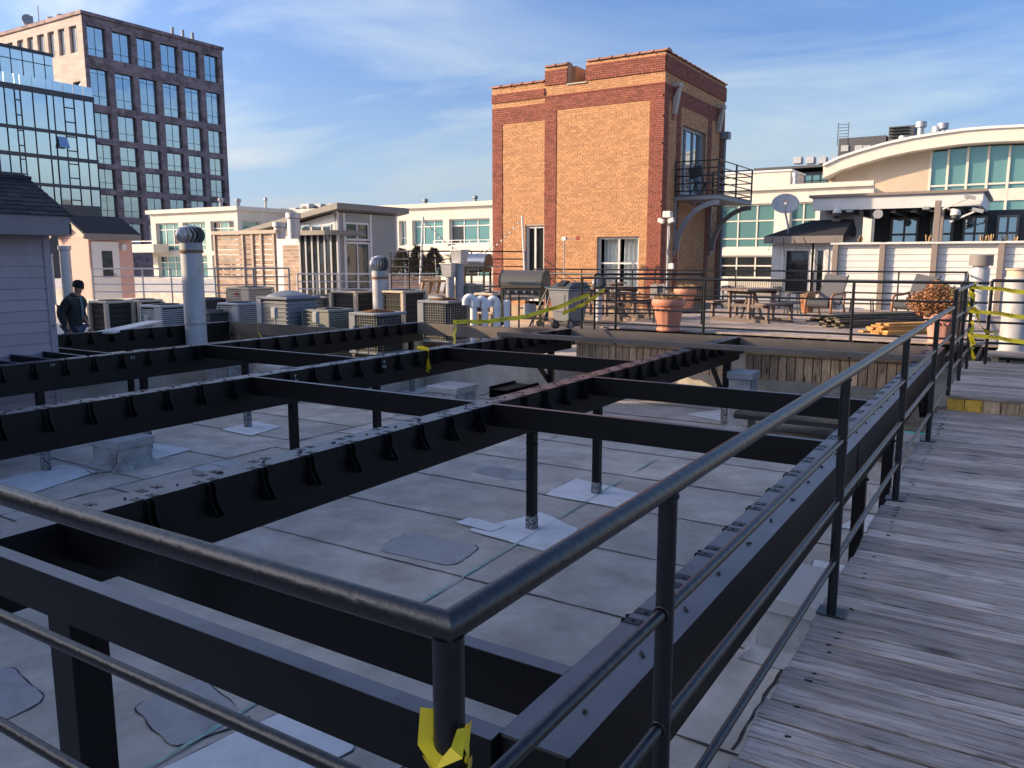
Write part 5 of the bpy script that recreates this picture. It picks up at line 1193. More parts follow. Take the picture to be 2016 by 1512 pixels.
# ================================================================== CONDENSERS
def condenser(kind, label, u, v1, w_, sx, sy, h, cab, z0=None, top=None, badge=False, box=False):
    b = at(u, v1, w_); z0 = -.1 if z0 is None else z0
    x, y = b.x, b.y; t = thing('condenser', label, 'air conditioner', (x, y, z0), 'air conditioning condensers on the roof')
    c = M[cab]; x0, x1, y0, y1 = x-sx/2, x+sx/2, y-sy/2, y+sy/2; z1 = z0+h
    [MB().box(q, q+.07, y0, y1, -.61, z0-.002).build('sleeper', M['pallet'], t) for q in (x0+.05, x1-.12)]
    MB().box(x0-.02, x1+.02, y0-.02, y1+.02, z0, z0+.05).build('base_pan', c, t, bevel=.01)
    MB().box(x0-.015, x1+.015, y0-.015, y1+.015, z1-.06, z1).build('lid', c, t, bevel=.015)
    if kind == 'louver':
        MB().box(x0+.03, x1-.03, y0+.03, y1-.03, z0+.05, z1-.06).build('coil', M['coil'], t)
        n = int((h-.11)/.045); mb = MB()
        for k in range(n):
            z = z0+.06+k*.045; mb.box(x0, x1-sx*.33, y0, y0+.02, z, z+.028); mb.box(x1-.02, x1, y0+sy*.0, y1, z, z+.028)
        o = mb.build('louvers', c, t); o['kind'] = 'stuff'
        for (xx, yy) in ((x0,y0),(x1,y0),(x0,y1),(x1,y1)): MB().box(xx-.02, xx+.02, yy-.02, yy+.02, z0+.05, z1-.06).build('corner_post', c, t)
        MB().box(x1-sx*.34, x1+.004, y0-.004, y0+.03, z0+.05, z1-.06).build('access_panel', c, t, bevel=.006)
    elif kind == 'cage':
        rc = .16
        def loop(o_, z):
            pts = []
            for (cx, cy, a0) in ((x1-rc,y0+rc,-90),(x1-rc,y1-rc,0),(x0+rc,y1-rc,90),(x0+rc,y0+rc,180)):
                for k in range(5): a = R(a0+k*22.5); pts.append((cx+(rc+o_)*math.cos(a), cy+(rc+o_)*math.sin(a), z))
            return pts
        mb = MB(); L0, L1 = loop(-.03, z0+.05), loop(-.03, z1-.06); n = len(L0)
        mb.add(L0+L1, [(k, (k+1) % n, n+(k+1) % n, n+k) for k in range(n)]); mb.build('coil', M['coil'], t)
        mb = MB()
        for k in range(int((h-.1)/.055)): mb.tube(loop(.0, z0+.07+k*.055), .0045, 4, True)
        LL = loop(0, 0); m2 = len(LL)
        for i in range(m2):
            a, bb = Vector(LL[i]), Vector(LL[(i+1) % m2]); nn = max(1, int((bb-a).length/.06))
            for j in range(nn): q = a.lerp(bb, j/nn); mb.cyl((q.x,q.y,z0+.05),(q.x,q.y,z1-.06), .0045, 4, None, False)
        o = mb.build('wire_cage', M['wire'], t, fixn=False); o['kind'] = 'stuff'
        MB().box(x0-.012, x0+.16, y0-.012, y0+.1, z0+.05, z1-.06).build('access_panel', c, t, bevel=.006)
    elif kind == 'frame':
        for (xx, yy) in ((x0,y0),(x1,y0),(x0,y1),(x1,y1)): MB().box(xx-.045, xx+.045, yy-.045, yy+.045, z0+.05, z1-.06).build('corner_post', c, t, bevel=.006)
        MB().box(x0+.04, x1-.04, y0+.04, y1-.04, z0+.05, z1-.06).build('coil', M['coil'], t)
        mb = MB(); n = int(h/.12)
        for k in range(1, n): z = z0+.03+k*h/n; mb.box(x0+.04, x1-.04, y0-.002, y0+.004, z, z+.008); mb.box(x1-.004, x1+.002, y0+.04, y1-.04, z, z+.008)
        for k in range(1, 9): q = x0+sx*k/9; mb.box(q, q+.004, y0-.004, y0+.0, z0+.05, z1-.06)
        o = mb.build('wire_guard', M['wire_dk'], t); o['kind'] = 'stuff'
    elif kind == 'dome':
        MB().box(x0+.02, x1-.02, y0+.02, y1-.02, z0+.05, z1-.06).build('coil', M['blueunit'], t, bevel=.05)
        mb = MB()
        for k in range(int(h/.09)): z = z0+.07+k*.09; mb.box(x0, x1, y0, y1, z, z+.014)
        o = mb.build('hoops', M['wire'], t); o['kind'] = 'stuff'
        MB().box(x0-.012, x0+.14, y0-.012, y0+.14, z0+.05, z1-.06).build('access_panel', M['paleunit'], t, bevel=.01)
        MB().lathe([(sx*.5,0),(sx*.47,.04),(sx*.16,.13),(0,.14)], (x, y, z1-.01), 24).build('domed_top', c, t, smooth=30)
    if kind != 'dome':
        mb = MB()
        for r_ in (.12, .2, .28, .34): mb.tube([(x+r_*sx*1.2*math.cos(2*math.pi*k/24), y+r_*sy*1.2*math.sin(2*math.pi*k/24), z1+.012+.05*(1-r_/.34)*(1 if top == 'rust' else .2)) for k in range(24)], .008, 4, True)
        for k in range(8): a = math.pi*k/8; mb.tube([(x-.41*sx*math.cos(a), y-.41*sy*math.sin(a), z1+.005), (x, y, z1+.06 if top == 'rust' else z1+.02), (x+.41*sx*math.cos(a), y+.41*sy*math.sin(a), z1+.005)], .006, 4)
        o = mb.build('fan_guard', M['rust'] if top == 'rust' else M['wire_dk'], t, fixn=False); o['kind'] = 'stuff'
        MB().cyl((x, y, z1), (x, y, z1+.004), sx*.41, 24).build('fan_well', M['dark'], t)
    if badge: MB().box(x-.1, x+.06, y0-.02, y0-.006, z1-.22, z1-.17).build('badge', M['redlabel'], t)
    if box:
        e = thing('disconnect_box', 'grey electrical disconnect box in front of the ' + box, 'electrical box', (x1-.1, y0-.25, z0+.3), 'electrical boxes by the condensers')
        MB().box(x1-.18, x1-.04, y0-.3, y0-.22, z0+.4, z0+.64).build('enclosure', M['galvd'], e, bevel=.01); MB().box(x1-.165, x1-.055, y0-.31, y0-.301, z0+.43, z0+.61).build('cover', M['paleunit'], e)
        MB().tube([(x1-.11,y0-.25,z0+.4),(x1-.11,y0-.25,z0+.05),(x1-.05,y0-.2,-.5)], .015, 6).build('conduit', M['galvd'], e)
    return t
condenser('cage', 'wire caged condenser with rusty fan guard, nearest below the end beam', 746, 690, 17.2, .84, .84, .86, 'greyunit', -.36, 'rust', box='nearest wire caged condenser')
condenser('cage', 'wire caged condenser with rusty fan guard beside the white pipes', 876, 668, 18.2, .84, .84, .92, 'greyunit', -.22, 'rust')
condenser('louver', 'green grey condenser with small electrical box, left of the nearest cage', 648, 660, 17.6, .76, .76, .66, 'greenunit', -.12, box='green grey condenser')
condenser('dome', 'big slate condenser with domed top and white hoops', 570, 645, 18.0, .95, .95, .84, 'blueunit', -.05, box='big domed condenser')
condenser('louver', 'pale grey louvered condenser behind the tall turbine pipe', 474, 635, 18.8, .68, .68, .66, 'paleunit', -.05)
condenser('frame', 'beige framed condenser with dark mesh, right of the small turbine vent', 790, 640, 20.2, .88, .88, .9, 'beige', -.06)
condenser('frame', 'beige framed condenser with dark mesh, left of the small turbine vent', 698, 610, 21.0, .85, .80, .9, 'beige', -.1)
condenser('louver', 'beige louvered condenser with red badge behind the slate dome', 494, 600, 23.5, .92, .92, .80, 'beige', .0, badge=True)
condenser('cage', 'small beige condenser half hidden behind the domed one', 640, 600, 22.0, .6, .6, .62, 'beige', .0)
condenser('frame', 'beige condenser with black mesh, leftmost beside the man', 222, 640, 20.5, .72, .72, .82, 'beige', -.25)
condenser('frame', 'second beige condenser with black mesh, right of the leftmost', 285, 640, 21.0, .66, .66, .82, 'beige', -.25)
condenser('louver', 'tall pale louvered condenser left of the tall turbine pipe', 328, 642, 18.5, .74, .74, .86, 'paleunit', -.28, box='tall pale condenser')
condenser('louver', 'dark condenser right behind the tall turbine pipe', 418, 640, 18.5, .6, .6, .58, 'charcoal', -.15)
condenser('louver', 'low dark condenser far behind the tall turbine pipe', 412, 600, 24, .9, .9, .7, 'charcoal', -.25)
condenser('louver', 'green grey condenser with red badge beneath the square duct caps', 917, 580, 21.5, .66, .66, .66, 'greenunit', .28, badge=True)
condenser('frame', 'small beige condenser behind the curved white pipes', 963, 590, 19.5, .52, .5, .5, 'beige', .3)
condenser('louver', 'low grey condenser under the raw timber table', 866, 585, 23, .45, .45, .3, 'paleunit', .25)
# -------- turbine vents
def turbine(label, u, vt, vn, vb, w_, r, rp, rn='galvd', zb=-.6):
    a, n_, b = at(u, vt, w_), at(u, vn, w_), at(u, vb, w_); x, y = b.x, b.y; z0 = n_.z; H = a.z-z0
    t = thing('turbine_vent', label, 'vent', (x, y, zb))
    MB().cyl((x,y,zb), (x,y,z0-.18), rp, 24).build('pipe', M['pipewhite'], t, smooth=40)
    MB().cyl((x,y,z0-.18), (x,y,z0-.13), rp*1.14, 24).build('rusty_collar', M['rusty'], t, smooth=40)
    MB().cyl((x,y,z0-.13), (x,y,z0), rp*1.05, 24).build('neck', M['galvd'], t, smooth=40)
    MB().cyl((x,y,zb+(z0-zb)*.35), (x,y,zb+(z0-zb)*.35+.04), rp*1.04, 24).build('joint_band', M['galvd'], t, smooth=40)
    nb2 = 18
    MB().lathe([(r*.5,0),(r*.72,H*.25),(r*.75,H*.55),(r*.5,H*.9)], (x,y,z0), 16).build('rotor_core', M['dark'], t)
    for k in range(nb2):
        a0 = 2*math.pi*k/nb2; mb = MB(); P = []
        for j in range(9):
            f = j/8; rr = r*(.62+.42*math.sin(math.pi*(.10+.80*f))); z = z0+H*f*.96; tw_ = a0+.35*math.sin(math.pi*f)
            P.append((Vector((x+rr*math.cos(tw_), y+rr*math.sin(tw_), z)), Vector((x+rr*.84*math.cos(tw_+.2), y+rr*.84*math.sin(tw_+.2), z))))
        for j in range(8): mb.quad(P[j][0], P[j][1], P[j+1][1], P[j+1][0])
        o = mb.build('blade', M['galv'], t, smooth=1, fixn=False)
    MB().lathe([(r*.62,-.015),(r*.6,.01),(r*.3,.035),(0,.045)], (x,y,z0+H*.95), 20).build('crown_plate', M['galv'], t, smooth=1)
    MB().cyl((x,y,z0-.02), (x,y,z0+.02), r*.75, 24).build('base_ring', M['galvd'], t, smooth=40)
    return t
turbine('tall grey vent pipe topped by a big spinning turbine', 385, 447, 480, 637, 16.5, .27, .21)
turbine('shorter vent pipe with bright turbine by the beige condensers', 748, 505, 534, 580, 20, .22, .18, zb=-.5)
turbine('small white turbine vent among the patio furniture', 1179, 548, 566, 600, 19, .16, .075, zb=ZP)
# square duct caps
for i, (u_, v0, v1, vb, lab) in enumerate(((905, 494, 519, 548, 'square galvanised duct cap, upper of two'), (886, 520, 545, 575, 'square galvanised duct cap, lower of two'))):
    a, b, c_ = at(u_, v0, 21), at(u_, v1, 21), at(u_, vb, 21); t = thing('duct_cap', lab+', left of the tower', 'vent', c_)
    MB().cyl((c_.x,c_.y,-.5), (c_.x,c_.y,b.z), .11, 14).build('pipe', M['galvd'], t, smooth=40)
    h = .13; MB().add([(c_.x-h,c_.y-h,b.z),(c_.x+h,c_.y-h,b.z),(c_.x+h,c_.y+h,b.z),(c_.x-h,c_.y+h,b.z),(c_.x-h*1.35,c_.y-h*1.35,a.z),(c_.x+h*1.35,c_.y-h*1.35,a.z),(c_.x+h*1.35,c_.y+h*1.35,a.z),(c_.x-h*1.35,c_.y+h*1.35,a.z)], [(0,3,2,1),(4,5,6,7),(0,1,5,4),(1,2,6,5),(2,3,7,6),(3,0,4,7)]).build('hood', M['galv'], t)
    MB().box(c_.x-h*1.5, c_.x+h*1.5, c_.y-h*1.5, c_.y+h*1.5, a.z, a.z+.03).build('lid', M['galv'], t)
# white plastic pipes
for i, (u_, vt, hook, lab) in enumerate(((933, 581, 1, 'leftmost curved white plastic pipe, half behind the wire cage'), (955, 585, 1, 'middle curved white plastic pipe before the grill'), (979, 585, 1, 'right curved white plastic pipe before the grill'), (998, 590, 0, 'straight capped white plastic pipe right of the curved ones'))):
    w_ = 17.3; b = at(u_, 680, w_); a = at(u_, vt, w_); t = thing('plastic_pipe', lab, 'pipe', (b.x, b.y, ZR), 'white plastic pipes')
    rp = .076
    if hook:
        d = _r*-.085; c_ = Vector((b.x, b.y, a.z-.13)); pts = [Vector((b.x,b.y,ZR)), Vector((b.x,b.y,0))] + [c_+d + (-d)*math.cos(q) + Vector((0,0,(.10)*math.sin(q))) for q in [math.pi*k/8 for k in range(9)]] + [c_+d*2+Vector((0,0,-.07))]
        MB().tube(pts, rp, 14).build('pipe', M['pvc'], t, smooth=50); MB().cyl(c_+Vector((0,0,-.1)), c_+Vector((0,0,0)), rp*1.15, 14).build('coupling', M['pvc'], t, smooth=40)
    else:
        MB().cyl((b.x,b.y,ZR), (b.x,b.y,a.z-.02), rp*.95, 14).build('pipe', M['pvc'], t, smooth=40); MB().box(b.x-.06, b.x+.06, b.y-.06, b.y+.06, a.z-.11, a.z).build('cap', M['pvc'], t, bevel=.015)
# right hand vent pipes
p = atz(1992, 703, ZP); t = thing('vent_pipe', 'wide white vent pipe with tan cap at the right edge', 'vent', p)
zt = at(1992, 545, 12.2).z; MB().cyl((p.x,p.y,ZP), (p.x,p.y,zt), .185, 32).build('pipe', M['pipewhite'], t, smooth=40); MB().cyl((p.x,p.y,zt), (p.x,p.y,zt+.11), .165, 28).cyl((p.x,p.y,zt+.11), (p.x,p.y,zt+.13), .19, 28).build('cap', M['beige'], t, smooth=40)
MB().lathe([(.30,0),(.26,.03),(.195,.10)], p, 28).build('base_flashing', M['curb'], t, smooth=40)
MB().box(p.x-.32, p.x+.4, p.y-.3, p.y+.5, ZP-.02, ZP+.012).build('base_sheet', M['dark'], t)
p = at(1921, 640, 18.5); t = thing('vent_pipe', 'grey vent pipe with dark round hood before the white wall', 'vent', (p.x, p.y, ZP))
za, zb3 = at(1921, 523, 18.5).z, at(1921, 502, 18.5).z
MB().cyl((p.x,p.y,ZP), (p.x,p.y,za-.06), .19, 24).build('pipe', M['pipewhite'], t, smooth=40); MB().cyl((p.x,p.y,za-.06), (p.x,p.y,za), .16, 24).build('neck', M['galv'], t, smooth=40); MB().cyl((p.x,p.y,za), (p.x,p.y,zb3), .245, 28).build('hood', M['taupe'], t, smooth=40)
# dark curb boxes behind the taped post
tag(MB().box(-.25, .35, 15.0, 15.7, ZP, ZP+.42).build('curb_box', M['charcoal'], bevel=.01), 'dark metal curb box behind the caution tape', 'curb')

# ================================================================== ROOF CURBS AND LUMBER ON THE LOW ROOF
def curb(label, x, y, sx, sy, zt, m_='galv', lid=True, wires=True, seam=True, zb=ZR):
    t = thing('roof_curb', label, 'curb', (x, y, zb), 'curbs on the low roof')
    MB().box(x-sx/2, x+sx/2, y-sy/2, y+sy/2, zb, zt-.10).build('curb_wall', M['curb'], t, bevel=.01)
    MB().add([(x-sx/2-.09,y-sy/2-.09,zb+.005),(x+sx/2+.09,y-sy/2-.09,zb+.005),(x+sx/2+.09,y+sy/2+.09,zb+.005),(x-sx/2-.09,y+sy/2+.09,zb+.005),(x-sx/2,y-sy/2,zb+.09),(x+sx/2,y-sy/2,zb+.09),(x+sx/2,y+sy/2,zb+.09),(x-sx/2,y+sy/2,zb+.09)], [(0,1,5,4),(1,2,6,5),(2,3,7,6),(3,0,4,7)]).build('base_flashing', M['curb'], t)
    l_ = MB().box(x-sx/2-.03, x+sx/2+.03, y-sy/2-.03, y+sy/2+.03, zt-.11, zt).build('lid', M[m_], t, bevel=.006)
    if seam: MB().box(x-sx/2-.02, x+sx/2+.02, y-.012, y+.012, zt, zt+.012).build('lid_seam', M[m_], l_)
    if wires:
        pts = [(x+sx/2+.01, y-sy/2-.02, zt-.12), (x+sx/2+.03, y-sy/2-.06, zt-.28), (x+sx/2+.02, y-sy/2-.14, zb+.03), (x+.15, y-sy/2-.28, zb+.012), (x-.1, y-sy/2-.22, zb+.012)]
        MB().tube(pts, .006, 5).build('wire', M['rubber'], t, smooth=1)
    return t
curb('bright metal capped curb standing in the sunlit strip of roof', -8.72, 11.85, .62, .62, -.68)
curb('low metal capped curb behind the second beam at left', -8.42, 6.55, .62, .45, -1.02)
curb('flashing covered duct curb between two whitened posts', -10.3, 6.35, .6, .5, -.80, 'curb', seam=False)
curb('pale capped curb in the gap beside the walkway, streaked with teal paint', -1.1, 5.85, .62, .72, -.72, 'paleunit', seam=False)
curb('capped curb in the gap farther along with teal paint on top', -1.1, 11.95, .4, .6, -.68, 'galv', seam=False)
curb('pale capped curb before the cedar skirt', -3.78, 13.2, .36, .4, -.22, 'paleunit', seam=False)
curb('white duct curb under the fourth beam in the back', -13.7, 10.9, .7, .6, -.45, 'paleunit', seam=False); curb('second white duct curb under the fourth beam', -12.5, 11.2, .6, .6, -.5, 'paleunit', seam=False)
MBt = MB(); tag(MBt.prism(blob([(-.83,5.55),(-.77,5.52),(-.77,6.15),(-.87,6.1)], .02), 'z', -.7195, -.7175).build('paint_mark', M['teal']), 'teal paint stripe on the pale curb beside the walkway', 'paint mark')
tag(MB().prism(blob([(-1.2,11.72),(-.92,11.7),(-.92,12.1),(-1.1,12.15)], .04), 'z', -.6795, -.6775).build('paint_mark', M['teal']), 'teal paint patch on the farther curb cap', 'paint mark')
flash(sq(-8.72,11.85,.75,.7,.1), 'patch2', .008, False)
# lumber and channels on the roof
def stack(label, nm_, x, y, rz, rows, L, wd, th, m_, z0, jit=.05, grp=None):
    t = thing(nm_, label, 'lumber', (x, y, z0), grp); c, s = math.cos(rz), math.sin(rz)
    me = bevel_mesh(MB().box(-wd/2, wd/2, -L/2, L/2, 0, th), 'board', M[m_], .003)
    z = z0
    for r_, n in enumerate(rows):
        for k in range(n):
            dx = (k-(n-1)/2)*(wd+.012)+random.uniform(-jit*.3, jit*.3); dy = random.uniform(-jit, jit)*2
            inst('board', me, t, (x+dx*c-dy*s, y+dx*s+dy*c, z), (0, 0, rz+random.uniform(-.02,.02)), (1, random.uniform(.9, 1.05), 1))
        z += th+.002
    return t
stack('flat stack of pale lumber on the roof under the third beam', 'board_stack', -8.2, 12.9, R(95), (1, 1), 1.2, .14, .04, 'pallet', ZR+.012)
for i, (x, y, z, l_) in enumerate(((-8.55, 13.6, ZR+.10, 'black steel channel on the lumber, left of two'), (-8.0, 13.8, ZR+.10, 'black steel channel on the lumber, right of two'))):
    t = thing('steel_channel', l_, 'channel', (x, y, z)); 
    for k in range(3): MB().box(x-.2, x+.2, y-.5, y+.5, z+.075*k, z+.02+.075*k).box(x-.2, x-.18, y-.5, y+.5, z+.02+.075*k, z+.07+.075*k).build('channel_length', M['beam'], t)
pl = thing('pallet', 'wooden pallet lying on the roof behind the grey house', 'pallet', (-13.4, 8.6, ZR))
for k in range(6): MB().box(-14.2, -12.9, 8.0+.2*k, 8.12+.2*k, ZR+.12, ZR+.14).build('deck_board', M['pallet'], pl)
for k in range(3): MB().box(-14.2+.6*k, -14.1+.6*k, 8.0, 9.1, ZR+.01, ZR+.118).build('runner', M['pallet'], pl)
stack('grey weathered plank stack on the patio deck', 'board_stack', *(atz(1712, 640, ZP).xy), R(-38), (7, 7, 6, 6, 5, 4, 3), 2.4, .135, .036, 'oldplank', ZP+.004, .12)
stack('orange new plank stack on the patio deck by the pink planter', 'board_stack', *(atz(1785, 655, ZP).xy), R(-40), (5, 5, 4, 3, 2), 1.5, .135, .038, 'newplank', ZP+.004, .06)
# white plank the man carries over
a, b = at(232, 648, 15.3), at(305, 633, 17.5); t = MB().bar(at(205, 655, 15.0), b, .34, .04).build('white_board', M['white'], bevel=.004); tag(t, 'long white board lying beside the man in the dark jacket', 'board')
tag(MB().cyl(at(257, 650, 17), at(257, 640, 17), .06, 12).build('bottle', M['newplank']), 'small amber bottle behind the farthest beam', 'bottle')

# ================================================================== PATIO THINGS
def blades(c, n, r, h, mname, par, nme, lean=.35, wd=.012):
    mb = MB()
    for k in range(n):
        a = random.uniform(0, 2*math.pi); q = r*math.sqrt(random.random())*.8; p = Vector((c[0]+q*math.cos(a), c[1]+q*math.sin(a), c[2])); hh = h*random.uniform(.5, 1.1); l = lean*random.uniform(.2,1.3)
        d = Vector((math.cos(a)*l*hh*1.5+random.uniform(-.05,.05), math.sin(a)*l*hh*1.5+random.uniform(-.05,.05), hh)); s_ = Vector((-math.sin(a), math.cos(a), 0))*wd
        mb.add([p-s_, p+s_, p+d*.6+s_*.7, p+d, p+d*.6-s_*.7], [(0,1,2,3,4)])
    o = mb.build(nme, M[mname], par, fixn=False); return o
def planter(label, p, r, h, mname='terra', plant='straw'):
    t = thing('planter', label, 'planter', p); n = 48; prof = [(.66,0),(.70,.03),(.70,.07),(.67,.10),(.86,.72),(.88,.78),(.97,.80),(1.0,.86),(1.0,.95),(.95,1.0),(.88,1.0),(.84,.93)]
    mb = MB(); vs = []
    for i, (rr, z) in enumerate(prof):
        for k in range(n):
            a = 2*math.pi*k/n; f = 1.0
            if 3 <= i <= 4: f = 1 - .035*(k % 4 in (0, 1)) 
            vs.append((p[0]+r*rr*f*math.cos(a), p[1]+r*rr*f*math.sin(a), p[2]+h*z))
    m_ = len(prof); mb.add(vs, [(i*n+k, i*n+(k+1) % n, (i+1)*n+(k+1) % n, (i+1)*n+k) for i in range(m_-1) for k in range(n)] + [tuple(range(n))[::-1]])
    mb.build('pot', M[mname], t, smooth=35)
    for k in range(12):
        a = 2*math.pi*k/12; c = Vector((p[0]+r*.865*math.cos(a), p[1]+r*.865*math.sin(a), p[2]+h*.64)); tg = Vector((-math.sin(a), math.cos(a), 0))
        MB().tube([c+tg*(.12*r)*math.cos(q)*1.0+Vector((0,0,.09*h*math.sin(q))) for q in [math.pi*j/6 for j in range(7)]], .012*r/.3, 5).build('relief_arch', M[mname], t, smooth=1)
    MB().cyl((p[0],p[1],p[2]+h*.88), (p[0],p[1],p[2]+h*.91), r*.86, 24).build('soil', M['soil'], t)
    if plant == 'straw': blades((p[0],p[1],p[2]+h*.9), 380, r*.9, .2, 'straw', t, 'dry_grass')
    else:
        for mm, cnt, dx in (('bush', 4200, 0), ('bushg', 900, .08)):
            mb = MB()
            for k in range(cnt):
                d = Vector((random.gauss(0,1), random.gauss(0,1), random.gauss(0,1))).normalized(); q = Vector((d.x*r*1.5, d.y*r*1.5, d.z*.30))*random.uniform(.55,1.05); q.z = max(q.z, -.2)*1.0
                c = Vector((p[0]-.05+dx, p[1], p[2]+h*.98+.22)) + q*(1+.18*math.sin(5*d.x+3*d.z)); e = Vector((random.gauss(0,1),random.gauss(0,1),random.gauss(0,1))).normalized()*.055; f2 = e.orthogonal().normalized()*.014
                mb.add([c-f2, c+f2, c+e], [(0,1,2)])
            o = mb.build('dry_leaves' if mm == 'bush' else 'green_leaves', M[mm], t, fixn=False)
    return t
planter('big fluted terracotta planter with dry grass at the railing', atz(1315, 651, ZP), .34, .64)
planter('terracotta planter behind the flap-top table, by the tower corner', atz(1348, 606, ZP), .34, .56)
planter('pinkish planter overflowing with a dying reddish shrub at right', atz(1852, 676, ZP), .30, .52, 'terra_p', 'bush')
planter('pink planter just behind the shrub planter near the railing', atz(1878, 652, ZP), .27, .62, 'terra_p')
planter('small planter of straw grass between the lounge chairs', atz(1588, 615, ZP), .24, .4, 'chairwood')
# picnic tables
def picnic(label, p, rz, L=1.5):
    t = thing('picnic_table', label, 'table', p, 'picnic tables'); c, s = math.cos(rz), math.sin(rz)
    def T(a, b, z): return Vector((p[0]+a*c-b*s, p[1]+a*s+b*c, p[2]+z))
    for k in range(5): MB().bar(T(-L/2, (k-2)*.155, .74), T(L/2, (k-2)*.155, .74), .148, .045).build('top_board', M['polywood'], t, bevel=.005)
    for sd in (-1, 1):
        for k in range(2): MB().bar(T(-L/2, sd*(.66+k*.15), .44), T(L/2, sd*(.66+k*.15), .44), .142, .045).build('bench_board', M['polywood'], t, bevel=.005)
    for e in (-1, 1):
        xx = e*(L/2-.22)
        MB().bar(T(xx, -.36, .69), T(xx, .36, .69), .05, .09).build('top_cleat', M['polydark'], t); MB().bar(T(xx, -.82, .04), T(xx, .82, .04), .06, .09).build('foot_rail', M['polydark'], t); MB().bar(T(xx, -.82, .385), T(xx, .82, .385), .05, .07).build('bench_arm', M['polydark'], t)
        for sd in (-.28, .28, -.78, .78): MB().bar(T(xx, sd, .08), T(xx, sd, .66 if abs(sd) < .5 else .36), .09, .05, (s, -c, 0)).build('leg', M['polywood'], t)
        MB().bar(T(xx-e*.05, 0, .10), T(xx-e*.35, 0, .66), .05, .06).build('brace', M['polydark'], t)
picnic('brown picnic table with benches right of the terracotta planter', atz(1478, 632, ZP), R(68), 1.3); picnic('brown picnic table behind the railing left of the planter', atz(1205, 626, ZP), R(70), 1.4); picnic('brown picnic table beneath the tower window', atz(1175, 606, ZP), R(5), 1.6)
# flipped flap table top leaning
t = thing('folding_table', 'grey folding table tilted on end behind the terracotta planter', 'table', atz(1300, 630, ZP)); a, b = at(1285, 588, 18.2), at(1310, 562, 18.2)
for k in (0, 1):
    o_ = Vector((a.x, a.y, a.z))+_r*(.17*k)
    MB().bar(o_+_r*.02+Vector((0,0,-.0)), o_+_r*.02+Vector((-.05,.12,.32)), .16, .03, (0,-1,.4)).build('leaf', M['taupe'], t)
MB().bar((a.x,a.y+.1,ZP), (a.x,a.y+.05,a.z), .04, .04).bar((a.x+.3,a.y+.3,ZP), (a.x+.3,a.y+.2,a.z), .04, .04).build('legs', M['dark'], t)
# wicker settee
p = atz(1478, 607, ZP); t = thing('settee', 'tan striped wicker settee behind the picnic table', 'settee', p); Lh = .78
for k in range(26): x_ = p.x-Lh+2*Lh*k/25; MB().bar((x_, p.y+.25, p.z+.35), (x_, p.y+.33, p.z+.88), .045, .03, (1,0,0)).build('back_slat', M['wicker'], t)
MB().box(p.x-Lh, p.x+Lh, p.y-.35, p.y+.25, p.z+.34, p.z+.42).build('seat', M['wicker'], t, bevel=.01)
for sx in (-Lh, Lh-.05):
    for sy in (-.33, .22): MB().box(p.x+sx, p.x+sx+.05, p.y+sy, p.y+sy+.05, p.z, p.z+.62).build('leg', M['dark'], t)
    MB().box(p.x+sx-.01, p.x+sx+.07, p.y-.38, p.y+.28, p.z+.62, p.z+.65).build('armrest', M['dark'], t)
# lounge chairs
def lounge(label, p, rz):
    t = thing('lounge_chair', label, 'chair', p, 'sling lounge chairs'); c, s = math.cos(rz), math.sin(rz)
    def T(a, b, z): return Vector((p[0]+a*c-b*s, p[1]+a*s+b*c, p[2]+z))
    MB().bar(T(0,-.32,.36), T(0,.28,.30), .56, .04).build('seat', M['sling'], t)
    MB().bar(T(0,.26,.30), T(0,.68,1.02), .56, .03, (0,-1,.3)).build('backrest', M['sling'], t)
    mb = MB().cyl(T(-.27,-.36,.32), T(.27,-.36,.32), .105, 16); mb.build('seat_roll', M['cushion'], t, smooth=40)
    for sd in (-1, 1):
        x_ = sd*.33
        MB().tube([T(x_,-.38,0), T(x_,-.40,.3), T(x_,-.38,.48), T(x_,-.28,.56), T(x_,.1,.57), T(x_,.45,.6)], .032, 8).build('armrest', M['chairwood'], t, smooth=1)
        MB().tube([T(x_,.45,.6), T(x_,.38,.3), T(x_,.5,0)], .026, 8).build('leg', M['chairwood'], t, smooth=1)
        MB().tube([T(x_*.9,.2,.28), T(x_*.9,.68,1.03)], .018, 8).build('back_tube', M['dark'], t, smooth=1)
lounge('sling lounge chair with charcoal cushion left of the grey plank stack', atz(1622, 622, ZP), R(-12)); lounge('sling lounge chair behind the reddish shrub', atz(1796, 626, ZP), R(-20))
p = atz(1690, 622, ZP); t = thing('side_table', 'small pale slatted table between the lounge chairs', 'table', p)
for k in range(4): MB().bar((p.x-.25+.02*k, p.y+.12*k, p.z+.40), (p.x+.35, p.y+.12*k, p.z+.40), .11, .025).build('top_slat', M['paleunit'], t)
for sx in (-.22, .3):
    for sy in (.0, .36): MB().bar((p.x+sx, p.y+sy, p.z), (p.x+sx*.9, p.y+sy, p.z+.385), .03, .03).build('leg', M['dark'], t)
t0 = thing('stool', 'dark stool right of the picnic table', 'stool', atz(1560, 620, ZP)); p = WL[t0]
MB().cyl((p.x,p.y,p.z+.55), (p.x,p.y,p.z+.6), .25, 18).build('seat', M['dark'], t0)
for k in range(4): a = math.pi/4+k*math.pi/2; MB().bar((p.x+.25*math.cos(a),p.y+.25*math.sin(a),p.z), (p.x+.15*math.cos(a),p.y+.15*math.sin(a),p.z+.55), .03, .03).build('leg', M['dark'], t0)
